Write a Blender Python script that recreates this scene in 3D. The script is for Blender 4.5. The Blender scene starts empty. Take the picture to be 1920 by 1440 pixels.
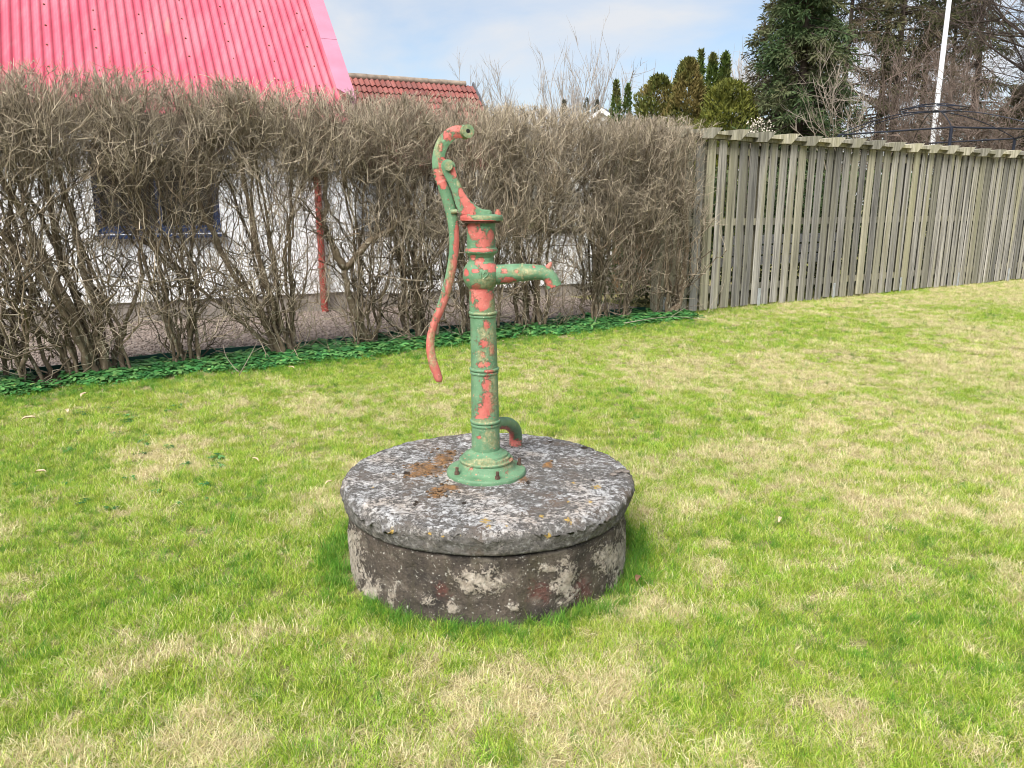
import bpy, bmesh, math, random
import numpy as np
from mathutils import noise as mnoise, Vector
R = math.radians
rng = np.random.default_rng(7)
random.seed(7)
scene = bpy.context.scene
COL = scene.collection

# ------------------------------------------------------------------ camera, sky, sun, exposure
FPX, PITCH, HCAM = 1442.0, R(13.1), 1.45          # focal length in photo pixels, downward pitch, eye height
cam_d = bpy.data.cameras.new('camera'); cam = bpy.data.objects.new('camera', cam_d); COL.objects.link(cam)
cam.location = (0, 0, HCAM); cam.rotation_euler = (math.pi/2 - PITCH, 0, 0)
cam_d.sensor_width = 36.0; cam_d.lens = 36.0*FPX/1920; cam_d.clip_start = 0.05; cam_d.clip_end = 1500
scene.camera = cam

SUN_EL, SUN_AZ = R(47), R(206)                     # azimuth clockwise from +Y: behind the camera, to the left
SKY_STRENGTH, SUN_STRENGTH, EXPOSURE = 0.055, 2.6, 1.60
sun_d = bpy.data.lights.new('sun', 'SUN'); sun = bpy.data.objects.new('sun', sun_d); COL.objects.link(sun)
sun_d.energy = SUN_STRENGTH; sun_d.angle = R(42); sun_d.color = (1.0, 0.965, 0.90)
to_sun = Vector((math.sin(SUN_AZ)*math.cos(SUN_EL), math.cos(SUN_AZ)*math.cos(SUN_EL), math.sin(SUN_EL)))
sun.rotation_euler = to_sun.to_track_quat('Z', 'Y').to_euler(); sun.location = (0, 0, 30)
vs = scene.view_settings
vs.view_transform = 'Standard'; vs.look = 'None'; vs.gamma = 1.0; vs.use_curve_mapping = False; vs.exposure = EXPOSURE
scene.cycles.filter_width = 1.0; scene.cycles.max_bounces = 6; scene.cycles.diffuse_bounces = 3; scene.cycles.glossy_bounces = 2
scene.cycles.transmission_bounces = 3; scene.cycles.transparent_max_bounces = 4

world = bpy.data.worlds.new('World'); scene.world = world; world.use_nodes = True
wt = world.node_tree; wn = wt.nodes; wl = wt.links; wn.clear()
w_out = wn.new('ShaderNodeOutputWorld'); w_bg = wn.new('ShaderNodeBackground'); w_bg.inputs['Strength'].default_value = SKY_STRENGTH
sky = wn.new('ShaderNodeTexSky'); sky.sky_type = 'NISHITA'; sky.sun_disc = False
sky.sun_elevation = SUN_EL; sky.sun_rotation = SUN_AZ; sky.altitude = 50; sky.air_density = 1.0; sky.dust_density = 1.0; sky.ozone_density = 1.5
tc = wn.new('ShaderNodeTexCoord'); sep = wn.new('ShaderNodeSeparateXYZ'); wl.new(tc.outputs['Generated'], sep.inputs[0])
zb = wn.new('ShaderNodeMath'); zb.operation = 'MAXIMUM'; zb.inputs[1].default_value = 0.0; wl.new(sep.outputs[2], zb.inputs[0])
za = wn.new('ShaderNodeMath'); za.operation = 'ADD'; za.inputs[1].default_value = 0.22; wl.new(zb.outputs[0], za.inputs[0])
cmb = wn.new('ShaderNodeCombineXYZ')
for i in (0, 1):
    dv = wn.new('ShaderNodeMath'); dv.operation = 'DIVIDE'; wl.new(sep.outputs[i], dv.inputs[0]); wl.new(za.outputs[0], dv.inputs[1]); wl.new(dv.outputs[0], cmb.inputs[i])
cn = wn.new('ShaderNodeTexNoise'); cn.inputs['Scale'].default_value = 1.25; cn.inputs['Detail'].default_value = 7; cn.inputs['Roughness'].default_value = 0.52; cn.inputs['Distortion'].default_value = 0.25
wl.new(cmb.outputs[0], cn.inputs['Vector'])
cr = wn.new('ShaderNodeValToRGB'); cr.color_ramp.elements[0].position = 0.40; cr.color_ramp.elements[0].color = (0.20,)*3+(1,)
cr.color_ramp.elements[1].position = 0.60; cr.color_ramp.elements[1].color = (0.97,)*3+(1,)
wl.new(cn.outputs['Fac'], cr.inputs[0])
CLOUD = (4.85, 5.0, 5.25)
cmix = wn.new('ShaderNodeMix'); cmix.data_type = 'RGBA'; cmix.inputs[7].default_value = CLOUD+(1,)
wl.new(cr.outputs['Color'], cmix.inputs[0]); wl.new(sky.outputs['Color'], cmix.inputs[6])
wl.new(cmix.outputs[2], w_bg.inputs['Color']); wl.new(w_bg.outputs[0], w_out.inputs['Surface'])

# ------------------------------------------------------------------ photo geometry -> metres
_c, _s = math.cos(PITCH), math.sin(PITCH)
def proj(P):
    P = np.asarray(P, float); X, Y, Z = P[..., 0], P[..., 1], P[..., 2]-HCAM
    zc = Y*_c - Z*_s; yc = Y*_s + Z*_c
    return np.stack([960+FPX*X/zc, 720-FPX*yc/zc], -1)
def ray(px, py):
    x = px-960; y = 720-py
    return np.array([x, FPX*_c+y*_s, y*_c-FPX*_s], float)
def at_depth(px, py, Y):
    r = ray(px, py); return r*(Y/r[1]) + np.array([0, 0, HCAM])
def on_ground(px, py, z=0.0):
    r = ray(px, py); return r*((z-HCAM)/r[2]) + np.array([0, 0, HCAM])
def zcam(P): return P[1]*_c - (P[2]-HCAM)*_s

# ------------------------------------------------------------------ object helpers
def tag(o, label=None, cat=None, group=None, kind=None):
    if label: o['label'] = label
    if cat: o['category'] = cat
    if group: o['group'] = group
    if kind: o['kind'] = kind
    return o
def thing(name, loc, label, cat, group=None):
    o = bpy.data.objects.new(name, None); o.location = tuple(float(v) for v in loc); o.empty_display_size = 0.2
    COL.objects.link(o); return tag(o, label, cat, group)
def root_loc(o):
    p = Vector((0, 0, 0))
    while o is not None:
        p = p + o.location; o = o.parent
    return np.array(p)
def raw_mesh(name, V, F, smooth=False):
    V = np.asarray(V, np.float32)
    me = bpy.data.meshes.new(name)
    if isinstance(F, np.ndarray):
        n, k = F.shape
        me.vertices.add(len(V)); me.vertices.foreach_set('co', V.ravel())
        me.loops.add(n*k); me.loops.foreach_set('vertex_index', F.astype(np.int32).ravel())
        me.polygons.add(n); me.polygons.foreach_set('loop_start', np.arange(0, n*k, k, dtype=np.int32))
        me.update(calc_edges=True)
    else:
        me.from_pydata(V.tolist(), [], [tuple(f) for f in F]); me.update()
    if smooth is not False:
        me.polygons.foreach_set('use_smooth', [True]*len(me.polygons))
        if smooth is not True: me.set_sharp_from_angle(angle=R(smooth))
    return me
def mk(name, V, F, mat, parent=None, smooth=False, attrs=None):
    """one mesh object from world coordinates; attrs = per-vertex floats"""
    V = np.asarray(V, float)
    off = root_loc(parent) if parent is not None else np.zeros(3)
    me = raw_mesh(name, V-off, F, smooth)
    for k, a in (attrs or {}).items():
        at = me.attributes.new(k, 'FLOAT', 'POINT'); at.data.foreach_set('value', np.asarray(a, np.float32))
    me.materials.append(mat)
    o = bpy.data.objects.new(name, me); COL.objects.link(o)
    if parent is not None: o.parent = parent
    return o
class MB:
    def __init__(self): self.V = []; self.F = []
    def add(self, V, F):
        n = len(self.V); self.V += [tuple(float(c) for c in v) for v in V]; self.F += [tuple(int(i)+n for i in f) for f in F]; return self
    def box(self, c, size, ax=None):
        c = np.asarray(c, float); ax = np.eye(3) if ax is None else np.asarray(ax, float)
        h = np.asarray(size, float)/2
        V = [c + ax[0]*sx*h[0] + ax[1]*sy*h[1] + ax[2]*sz*h[2] for sz in (-1, 1) for sy in (-1, 1) for sx in (-1, 1)]
        return self.add(V, [(0, 2, 3, 1), (4, 5, 7, 6), (0, 1, 5, 4), (2, 6, 7, 3), (0, 4, 6, 2), (1, 3, 7, 5)])
    def prism(self, outline, d):
        """outline: 3-D points of a planar polygon, d: extrusion vector"""
        o = np.asarray(outline, float); n = len(o); d = np.asarray(d, float)
        V = list(o)+list(o+d)
        F = [tuple(range(n))[::-1], tuple(range(n, 2*n))]+[(i, (i+1) % n, n+(i+1) % n, n+i) for i in range(n)]
        return self.add(V, F)
    def cyl(self, a, b, r, n=12, r2=None):
        V, F = tubes(np.array([[a, b]], float), np.array([[r, r if r2 is None else r2]]), n, caps=True); return self.add(V, F)
    def tube(self, path, r, n=8):
        path = np.asarray(path, float); r = np.broadcast_to(np.asarray(r, float), (len(path),))
        V, F = tubes(path[None], r[None], n, caps=True); return self.add(V, F)
    def build(self, name, mat, parent=None, smooth=False, attrs=None): return mk(name, self.V, self.F, mat, parent, smooth, attrs)
def tubes(P, Rr, sides, caps=False):
    """P (N,K,3) polylines, Rr (N,K) radii -> verts, quad array (or list with caps)"""
    N, K, _ = P.shape
    T = np.gradient(P, axis=1); T /= np.linalg.norm(T, axis=2, keepdims=True)+1e-9
    m = np.abs(T.mean(1)); ref = np.zeros((N, 3)); k = np.argmin(m, axis=1); ref[np.arange(N), k] = 1
    A = np.cross(T, ref[:, None, :]); A /= np.linalg.norm(A, axis=2, keepdims=True)+1e-9
    B = np.cross(T, A)
    a = np.arange(sides)*2*math.pi/sides
    V = P[:, :, None, :] + Rr[:, :, None, None]*(np.cos(a)[None, None, :, None]*A[:, :, None, :] + np.sin(a)[None, None, :, None]*B[:, :, None, :])
    idx = np.arange(N*K*sides).reshape(N, K, sides)
    i0 = idx[:, :-1, :]; i1 = idx[:, 1:, :]
    F = np.stack([i0, np.roll(i0, -1, 2), np.roll(i1, -1, 2), i1], -1).reshape(-1, 4)
    V = V.reshape(-1, 3)
    if not caps: return V, F
    L = F.tolist()
    for n in range(N):
        L.append(idx[n, 0, ::-1].tolist()); L.append(idx[n, -1].tolist())
    return V, L
def resample(pts, n):
    """Catmull-Rom through pts (any dimension), n samples"""
    p = np.asarray(pts, float); m = len(p)
    q = np.vstack([2*p[0]-p[1], p, 2*p[-1]-p[-2]])
    u = np.linspace(0, m-1-1e-9, n); i = u.astype(int); t = (u-i)[:, None]
    a, b, c, d = q[i], q[i+1], q[i+2], q[i+3]
    return 0.5*((2*b)+(-a+c)*t+(2*a-5*b+4*c-d)*t*t+(-a+3*b-3*c+d)*t**3)
def fbm(x, y, z=0.0, oct=4):
    return mnoise.fractal(Vector((x, y, z)), 1.0, 2.0, oct)
def vnoise2(x, y, seed=0):
    """vectorised value noise, 0..1"""
    x = np.asarray(x, float); y = np.asarray(y, float)
    xi = np.floor(x).astype(np.int64); yi = np.floor(y).astype(np.int64); fx = x-xi; fy = y-yi
    fx = fx*fx*(3-2*fx); fy = fy*fy*(3-2*fy)
    def h(a, b):
        n = (a*374761393 + b*668265263 + seed*982451653) & 0xffffffff
        n = ((n ^ (n >> 13))*1274126177) & 0xffffffff
        return ((n ^ (n >> 16)) & 0xffff)/65535.0
    return (h(xi, yi)*(1-fx)+h(xi+1, yi)*fx)*(1-fy)+(h(xi, yi+1)*(1-fx)+h(xi+1, yi+1)*fx)*fy
def fbm2(x, y, seed=0, oct=3):
    v = 0; a = 0.5; t = 0
    for o in range(oct):
        v = v+a*vnoise2(x*2**o, y*2**o, seed+o*17); t += a; a *= 0.5
    return v/t

# ------------------------------------------------------------------ material helpers
class NG:
    def __init__(self, name):
        self.mat = bpy.data.materials.new(name); self.mat.use_nodes = True
        self.t = self.mat.node_tree; self.t.nodes.clear()
        self.out = self.t.nodes.new('ShaderNodeOutputMaterial')
    def n(self, typ, **kw):
        nd = self.t.nodes.new(typ)
        for k, v in kw.items(): setattr(nd, k, v)
        return nd
    def link(self, a, b): self.t.links.new(a, b)
    def put(self, sock, v):
        if v is None: return
        if isinstance(v, bpy.types.NodeSocket): self.link(v, sock)
        else:
            if isinstance(v, tuple) and len(v) == 3 and sock.type == 'RGBA': v = v+(1,)
            sock.default_value = v
    def coord(self, kind='Object'): return self.n('ShaderNodeTexCoord').outputs[kind]
    def pos(self): return self.n('ShaderNodeNewGeometry').outputs['Position']
    def mapping(self, vec, scale=(1, 1, 1), rot=(0, 0, 0)):
        m = self.n('ShaderNodeMapping'); m.inputs['Scale'].default_value = scale; m.inputs['Rotation'].default_value = rot; self.link(vec, m.inputs['Vector']); return m.outputs[0]
    def addv(self, vec, sock):
        m = self.n('ShaderNodeVectorMath', operation='ADD'); self.link(vec, m.inputs[0]); self.link(sock, m.inputs[1]); return m.outputs[0]
    def noise(self, vec, scale, detail=3, rough=0.55, dist=0.0, out='Fac'):
        m = self.n('ShaderNodeTexNoise'); m.inputs['Scale'].default_value = scale; m.inputs['Detail'].default_value = detail
        m.inputs['Roughness'].default_value = rough; m.inputs['Distortion'].default_value = dist
        if vec is not None: self.link(vec, m.inputs['Vector'])
        return m.outputs[out]
    def voronoi(self, vec, scale, feature='F1', out='Distance'):
        m = self.n('ShaderNodeTexVoronoi', feature=feature); m.inputs['Scale'].default_value = scale
        if vec is not None: self.link(vec, m.inputs['Vector'])
        return m.outputs[out]
    def ramp(self, fac, *stops):
        m = self.n('ShaderNodeValToRGB'); e = m.color_ramp.elements
        while len(e) < len(stops): e.new(0.5)
        for el, (p, c) in zip(e, stops):
            el.position = p; el.color = (c, c, c, 1) if not isinstance(c, tuple) else c+(1,)
        self.link(fac, m.inputs[0]); return m.outputs[0]
    def step(self, fac, a, b):
        m = self.n('ShaderNodeMapRange', interpolation_type='SMOOTHSTEP'); self.link(fac, m.inputs['Value'])
        m.inputs['From Min'].default_value = a; m.inputs['From Max'].default_value = b; return m.outputs[0]
    def mix(self, fac, a, b, blend='MIX'):
        m = self.n('ShaderNodeMix', data_type='RGBA', blend_type=blend); self.put(m.inputs[0], fac); self.put(m.inputs[6], a); self.put(m.inputs[7], b); return m.outputs[2]
    def math(self, op, a, b=None, clamp=False):
        m = self.n('ShaderNodeMath', operation=op, use_clamp=clamp); self.put(m.inputs[0], a); self.put(m.inputs[1], b); return m.outputs[0]
    def attr(self, name, out='Fac'): return self.n('ShaderNodeAttribute', attribute_name=name).outputs[out]
    def rand(self): return self.n('ShaderNodeObjectInfo').outputs['Random']
    def hsv(self, col, h=0.5, s=1.0, v=1.0):
        m = self.n('ShaderNodeHueSaturation'); self.put(m.inputs['Hue'], h); self.put(m.inputs['Saturation'], s); self.put(m.inputs['Value'], v); self.put(m.inputs['Color'], col); return m.outputs[0]
    def bump(self, h, strength=0.4, dist=0.01, normal=None):
        m = self.n('ShaderNodeBump'); m.inputs['Strength'].default_value = strength; m.inputs['Distance'].default_value = dist; self.link(h, m.inputs['Height'])
        if normal is not None: self.link(normal, m.inputs['Normal'])
        return m.outputs[0]
    def surface(self, col, rough=0.8, normal=None, metal=0.0, spec=0.3, transl=None):
        b = self.n('ShaderNodeBsdfPrincipled'); self.put(b.inputs['Base Color'], col); self.put(b.inputs['Roughness'], rough)
        b.inputs['Metallic'].default_value = metal; b.inputs['Specular IOR Level'].default_value = spec
        if normal is not None: self.link(normal, b.inputs['Normal'])
        sh = b.outputs[0]
        if transl:
            t = self.n('ShaderNodeBsdfTranslucent'); self.put(t.inputs['Color'], col)
            mx = self.n('ShaderNodeMixShader'); mx.inputs[0].default_value = transl; self.link(sh, mx.inputs[1]); self.link(t.outputs[0], mx.inputs[2]); sh = mx.outputs[0]
        self.link(sh, self.out.inputs['Surface']); return self.mat

def m_plain(name, col, rough=0.7, var=0.15, scale=6.0, bump=0.0, metal=0.0, spec=0.3, coord='Object'):
    g = NG(name); v = g.coord(coord); nz = g.noise(v, scale, 5)
    c = g.mix(g.ramp(nz, (0.3, 0.0), (0.7, 1.0)), tuple(x*(1-var) for x in col), tuple(min(1, x*(1+var)) for x in col))
    nrm = g.bump(g.noise(v, scale*6, 4), bump, 0.01) if bump else None
    return g.surface(c, rough, nrm, metal, spec)

def m_bark(name, dark, light, lichen=None, scale=14, random_v=0.35, vary=False):
    g = NG(name); v = g.pos(); vm = g.mapping(v, (1, 1, 0.35))
    c = g.mix(g.ramp(g.noise(vm, scale*2, 5, 0.65), (0.32, 0.0), (0.68, 1.0)), dark, light)
    if vary:
        c = g.hsv(c, 0.5, 1.0, g.math('ADD', g.math('MULTIPLY', g.attr('v'), 0.95), 0.42))
    if lichen:
        c = g.mix(g.ramp(g.noise(v, scale*1.6, 4, 0.7), (0.56, 0.0), (0.66, 0.8)), c, lichen)
    c = g.hsv(c, 0.5, 1.0, g.math('ADD', g.math('MULTIPLY', g.rand(), random_v), 1-random_v/2))
    return g.surface(c, 0.85, g.bump(g.noise(vm, scale*5, 4), 0.5, 0.01))

def m_paint():
    """old green paint flaking off red lead; 'red' is the painted-on wear of each casting"""
    g = NG('flaking_green_paint'); v = g.coord('Object')
    wear = g.attr('red')
    n1 = g.noise(v, 52, 7, 0.70, 0.8); n2 = g.noise(v, 120, 4, 0.6)
    edge = g.math('ADD', wear, g.math('ADD', g.math('MULTIPLY', g.math('SUBTRACT', n1, 0.5), 2.7), g.math('MULTIPLY', g.math('SUBTRACT', n2, 0.5), 0.5)))
    crisp = g.step(edge, -0.02, 0.05)
    worn = g.step(g.math('ADD', wear, g.math('ADD', g.math('MULTIPLY', g.math('SUBTRACT', g.noise(v, 105, 5, 0.8), 0.5), 4.2), g.math('MULTIPLY', g.math('SUBTRACT', n1, 0.5), 1.4))), -0.12, 0.22)
    mask = g.mix(g.ramp(g.noise(v, 11, 3), (0.44, 0.0), (0.54, 1.0)), crisp, worn)
    green = g.mix(g.ramp(g.noise(v, 14, 6, 0.65), (0.32, 0.0), (0.68, 1.0)), (0.075, 0.165, 0.088), (0.145, 0.262, 0.150))
    red = g.mix(g.ramp(g.noise(v, 22, 5), (0.3, 0.0), (0.7, 1.0)), (0.385, 0.080, 0.068), (0.50, 0.165, 0.135))
    chips = g.ramp(g.noise(v, 58, 6, 0.72), (0.61, 0.0), (0.66, 1.0))
    c = g.mix(g.math('MULTIPLY', chips, 0.75), green, (0.60, 0.20, 0.13))
    c = g.mix(mask, c, red)
    rim = g.math('MULTIPLY', g.step(edge, -0.16, -0.03), g.math('SUBTRACT', 1.0, mask))
    c = g.mix(g.math('MULTIPLY', rim, 0.5), c, (0.085, 0.075, 0.045))
    iron = g.math('MULTIPLY', mask, g.ramp(g.noise(v, 40, 6, 0.75), (0.63, 0.0), (0.68, 0.8)))
    c = g.mix(iron, c, (0.16, 0.085, 0.055))
    dirt = g.attr('dirt')                              # algae and lichen film
    film = g.math('MULTIPLY', g.step(g.math('ADD', dirt, g.math('MULTIPLY', g.math('SUBTRACT', g.noise(v, 18, 5, 0.6), 0.5), 2.0)), 0.12, 0.60), g.ramp(g.noise(v, 110, 5, 0.75), (0.38, 0.15), (0.58, 0.95)))
    c = g.mix(g.math('MULTIPLY', film, 0.9), c, g.mix(g.ramp(g.noise(v, 75, 4, 0.7), (0.35, 0.0), (0.65, 1.0)), (0.13, 0.135, 0.055), (0.40, 0.35, 0.20)))
    specks = g.ramp(g.noise(v, 125, 3, 0.6), (0.66, 0.0), (0.70, 1.0))
    c = g.mix(g.math('MULTIPLY', specks, 0.6), c, (0.62, 0.56, 0.42))
    pits = g.ramp(g.noise(v, 85, 4, 0.65), (0.27, 1.0), (0.31, 0.0))
    c = g.mix(g.math('MULTIPLY', pits, 0.85), c, (0.035, 0.025, 0.018))
    h = g.math('ADD', g.math('MULTIPLY', mask, -0.6), g.math('ADD', g.math('MULTIPLY', n2, 0.35), g.math('MULTIPLY', g.noise(v, 420, 3), 0.25)))
    rough = g.math('ADD', g.math('MULTIPLY', film, 0.3), 0.48, clamp=True)
    return g.surface(c, rough, g.bump(h, 0.8, 0.006), 0.0, 0.3)

def m_lid():
    g = NG('lichened_concrete'); v = g.coord('Object')
    base = g.mix(g.ramp(g.noise(v, 55, 6, 0.7), (0.3, 0.0), (0.7, 1.0)), (0.060, 0.056, 0.053), (0.195, 0.182, 0.168))
    brown = g.ramp(g.noise(v, 6, 4), (0.5, 0.0), (0.66, 0.55))
    base = g.mix(brown, base, (0.17, 0.115, 0.08))
    top = g.attr('top')
    region = g.math('MULTIPLY', g.ramp(g.noise(v, 4.2, 4, 0.6), (0.30, 0.12), (0.62, 1.0)), g.math('ADD', g.math('MULTIPLY', top, 0.55), 0.45))
    fine = g.noise(v, 50, 8, 0.82, 0.2)
    mid = g.math('MULTIPLY', g.math('SUBTRACT', g.noise(v, 19, 6, 0.7), 0.5), 0.27)
    lich = g.step(g.math('ADD', g.math('ADD', fine, mid), g.math('MULTIPLY', g.math('SUBTRACT', region, 0.5), 0.12)), 0.487, 0.553)
    lich = g.math('MULTIPLY', lich, g.math('ADD', g.math('MULTIPLY', top, 0.6), 0.40))
    lc = g.mix(g.ramp(g.noise(v, 90, 4), (0.35, 0.0), (0.65, 1.0)), (0.27, 0.262, 0.255), (0.60, 0.60, 0.605))
    lc = g.mix(g.ramp(g.noise(v, 5.0, 3), (0.45, 0.0), (0.65, 0.5)), lc, (0.50, 0.40, 0.31))
    c = g.mix(lich, base, lc)
    c = g.mix(g.ramp(g.noise(v, 130, 3, 0.6), (0.30, 0.9), (0.38, 0.0)), c, (0.035, 0.03, 0.027))
    nz = g.math('MULTIPLY', g.math('SUBTRACT', g.noise(v, 90, 5, 0.7), 0.5), 2.6)
    yel = g.step(g.math('ADD', g.attr('yellow'), g.math('MULTIPLY', nz, 1.5)), 0.30, 0.5)
    c = g.mix(g.math('MULTIPLY', yel, 0.85), c, g.mix(g.noise(v, 60, 3), (0.46, 0.27, 0.05), (0.66, 0.47, 0.13)))
    org = g.step(g.math('ADD', g.attr('moss'), nz), 0.05, 0.35)
    c = g.mix(g.math('MULTIPLY', org, 0.9), c, g.mix(g.ramp(g.noise(v, 30, 3), (0.35, 0.0), (0.65, 1.0)), (0.14, 0.095, 0.065), (0.36, 0.18, 0.06)))
    pit = g.step(g.math('ADD', g.attr('pit'), g.math('MULTIPLY', nz, 0.4)), 0.0, 0.15)
    c = g.mix(g.math('MULTIPLY', pit, 0.9), c, (0.03, 0.02, 0.013))
    h = g.math('ADD', g.math('MULTIPLY', lich, 0.25), g.math('ADD', g.noise(v, 60, 8, 0.7), g.math('MULTIPLY', g.noise(v, 220, 4, 0.6), 0.5)))
    return g.surface(c, 0.92, g.bump(h, 0.9, 0.013), 0.0, 0.15)

def m_ring():
    g = NG('stained_well_concrete'); v = g.coord('Object')
    c = g.mix(g.ramp(g.noise(v, 7, 6, 0.62), (0.32, 0.0), (0.66, 1.0)), (0.036, 0.032, 0.030), (0.115, 0.092, 0.074))
    c = g.mix(g.ramp(g.noise(g.mapping(v, (1, 1, 0.25)), 9, 4), (0.5, 0.0), (0.62, 0.6)), c, (0.080, 0.070, 0.045))
    nz = g.math('MULTIPLY', g.math('SUBTRACT', g.noise(v, 30, 9, 0.78, 0.4), 0.5), 4.6)
    red = g.step(g.math('ADD', g.attr('rust'), nz), 0.0, 0.8)
    c = g.mix(g.math('MULTIPLY', red, 0.75), c, (0.13, 0.05, 0.042))
    nz2 = g.math('MULTIPLY', g.math('SUBTRACT', g.noise(v, 85, 6, 0.75, 0.3), 0.5), 3.0)
    pl = g.step(g.math('ADD', g.math('ADD', g.attr('plaster'), nz), nz2), 0.15, 0.32)
    pc = g.mix(g.ramp(g.noise(v, 40, 5), (0.3, 0.0), (0.7, 1.0)), (0.26, 0.215, 0.17), (0.47, 0.42, 0.36))
    c = g.mix(pl, c, pc)
    sp = g.math('ADD', g.ramp(g.noise(v, 95, 4, 0.65), (0.62, 0.0), (0.68, 0.75)), g.ramp(g.noise(v, 30, 5, 0.65), (0.655, 0.0), (0.69, 0.75)), clamp=True)
    c = g.mix(g.ramp(g.noise(v, 70, 6, 0.75), (0.36, 0.6), (0.52, 0.0)), c, (0.022, 0.019, 0.018))
    c = g.mix(g.ramp(g.noise(v, 13, 6, 0.7), (0.55, 0.0), (0.64, 0.55)), c, (0.19, 0.165, 0.135))
    c = g.mix(sp, c, (0.50, 0.48, 0.43))
    h = g.math('ADD', g.math('MULTIPLY', pl, 0.8), g.math('ADD', g.noise(v, 50, 7, 0.7), g.math('MULTIPLY', g.noise(v, 260, 3), 0.4)))
    return g.surface(c, 0.9, g.bump(h, 0.8, 0.012), 0.0, 0.15)

def m_wood(name, light, dark, green):
    g = NG(name); v = g.coord('Object'); r = g.rand()
    off = g.n('ShaderNodeCombineXYZ'); g.link(g.math('MULTIPLY', r, 37.0), off.inputs[0]); g.link(g.math('MULTIPLY', r, 91.0), off.inputs[2])
    vv = g.addv(v, off.outputs[0])
    grain = g.noise(g.mapping(vv, (24, 24, 1.3)), 1.0, 7, 0.72, 0.5)
    c = g.mix(g.ramp(grain, (0.38, 0.0), (0.60, 1.0)), dark, light)
    c = g.mix(g.ramp(g.noise(g.mapping(vv, (6, 6, 1.4)), 1.0, 4), (0.46, 0.0), (0.66, 0.75)), c, green)
    knots = g.ramp(g.voronoi(g.mapping(vv, (7, 7, 2.4)), 1.0), (0.03, 0.75), (0.10, 0.0))
    c = g.mix(knots, c, tuple(x*0.35 for x in dark))
    stain = g.ramp(g.noise(g.mapping(vv, (12, 12, 1.2)), 1.0, 5, 0.7), (0.54, 0.0), (0.66, 0.7))
    c = g.mix(stain, c, tuple(x*0.55 for x in dark))
    sepz = g.n('ShaderNodeSeparateXYZ'); g.link(g.pos(), sepz.inputs[0])
    c = g.hsv(c, 0.5, g.math('ADD', g.math('MULTIPLY', r, 0.4), 0.8), g.math('ADD', g.math('MULTIPLY', r, 0.7), 0.62))
    return g.surface(c, 0.85, g.bump(grain, 0.5, 0.006), 0.0, 0.2)

def m_grass(name, cols, transl=0.35, posscale=0.6):
    g = NG(name); p = g.pos(); v = g.attr('v')
    c = g.ramp(v, *cols)
    c = g.mix(g.ramp(g.noise(p, posscale, 3), (0.35, 0.0), (0.65, 0.5)), c, g.hsv(c, 0.482, 0.95, 1.18))
    c = g.hsv(c, g.math('ADD', g.math('MULTIPLY', g.rand(), 0.030), 0.485), 1.0, g.math('ADD', g.math('MULTIPLY', g.rand(), 0.4), 0.8))
    return g.surface(c, 0.55, None, 0.0, 0.25, transl)

def m_leafy(name, a, b, c3=None, scale=1.2, transl=0.25):
    g = NG(name); p = g.pos(); v = g.attr('v')
    c = g.mix(v, a, b)
    if c3: c = g.mix(g.ramp(g.noise(p, scale, 4), (0.46, 0.0), (0.62, 0.85)), c, c3)
    c = g.mix(g.ramp(g.noise(p, scale*3, 3), (0.3, 0.35), (0.6, 0.0)), c, g.hsv(c, 0.5, 1.0, 0.55))
    return g.surface(c, 0.7, None, 0.0, 0.2, transl)

def m_roof():
    g = NG('pink_steel_roof'); v = g.coord('Object')
    c = g.mix(g.ramp(g.noise(v, 0.8, 4), (0.3, 0.0), (0.7, 1.0)), (0.475, 0.060, 0.100), (0.55, 0.085, 0.130))
    streak = g.attr('stain')
    st = g.step(g.math('ADD', streak, g.math('MULTIPLY', g.math('SUBTRACT', g.noise(g.mapping(v, (10, 2.2, 2.2)), 1.0, 5, 0.7), 0.5), 2.2)), 0.25, 0.9)
    c = g.mix(g.math('MULTIPLY', st, 0.55), c, (0.28, 0.17, 0.13))
    dust = g.ramp(g.noise(g.mapping(v, (5, 0.8, 0.8)), 1.0, 7, 0.75), (0.42, 0.0), (0.72, 0.38))
    c = g.mix(dust, c, (0.50, 0.27, 0.29))
    c = g.hsv(c, 0.5, 1.0, g.math('ADD', g.math('MULTIPLY', g.attr('tone'), 0.16), 0.92))
    return g.surface(c, 0.42, g.bump(g.noise(v, 30, 3), 0.05, 0.01), 0.0, 0.5)

MAT = {}
MAT['paint'] = m_paint(); MAT['lid'] = m_lid(); MAT['ring'] = m_ring()
MAT['rust'] = m_plain('rusty_iron', (0.10, 0.062, 0.045), 0.85, 0.5, 60, 0.5)
MAT['hole_shade'] = m_plain('painted_hole_shade', (0.012, 0.011, 0.010), 0.9, 0.2)  # near-black paint standing for the shade inside openings
MAT['slat'] = m_wood('weathered_slat', (0.365, 0.345, 0.31), (0.115, 0.108, 0.098), (0.245, 0.23, 0.15))
MAT['post'] = m_wood('mossy_post', (0.32, 0.30, 0.235), (0.15, 0.14, 0.105), (0.235, 0.225, 0.150))
MAT['coping'] = m_wood('mossy_coping', (0.43, 0.40, 0.325), (0.17, 0.158, 0.12), (0.27, 0.255, 0.17))
MAT['gate'] = m_wood('brown_board', (0.27, 0.17, 0.105), (0.15, 0.09, 0.055), (0.20, 0.13, 0.075))
MAT['galv'] = m_plain('galvanised_steel', (0.42, 0.44, 0.46), 0.5, 0.2, 20, 0.1, 0.4)
MAT['roof'] = m_roof()
MAT['flash'] = m_plain('pink_flashing_sheen', (0.42, 0.185, 0.26), 0.4, 0.10, 3, 0.03, 0.0, 0.5)  # roof pink made paler and lilac: the metal's reflection put into its colour
MAT['wall'] = m_plain('white_render', (0.80, 0.81, 0.83), 0.9, 0.06, 3, 0.25)
MAT['plinth'] = m_plain('grey_plinth', (0.26, 0.23, 0.205), 0.9, 0.25, 7, 0.35)
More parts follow.
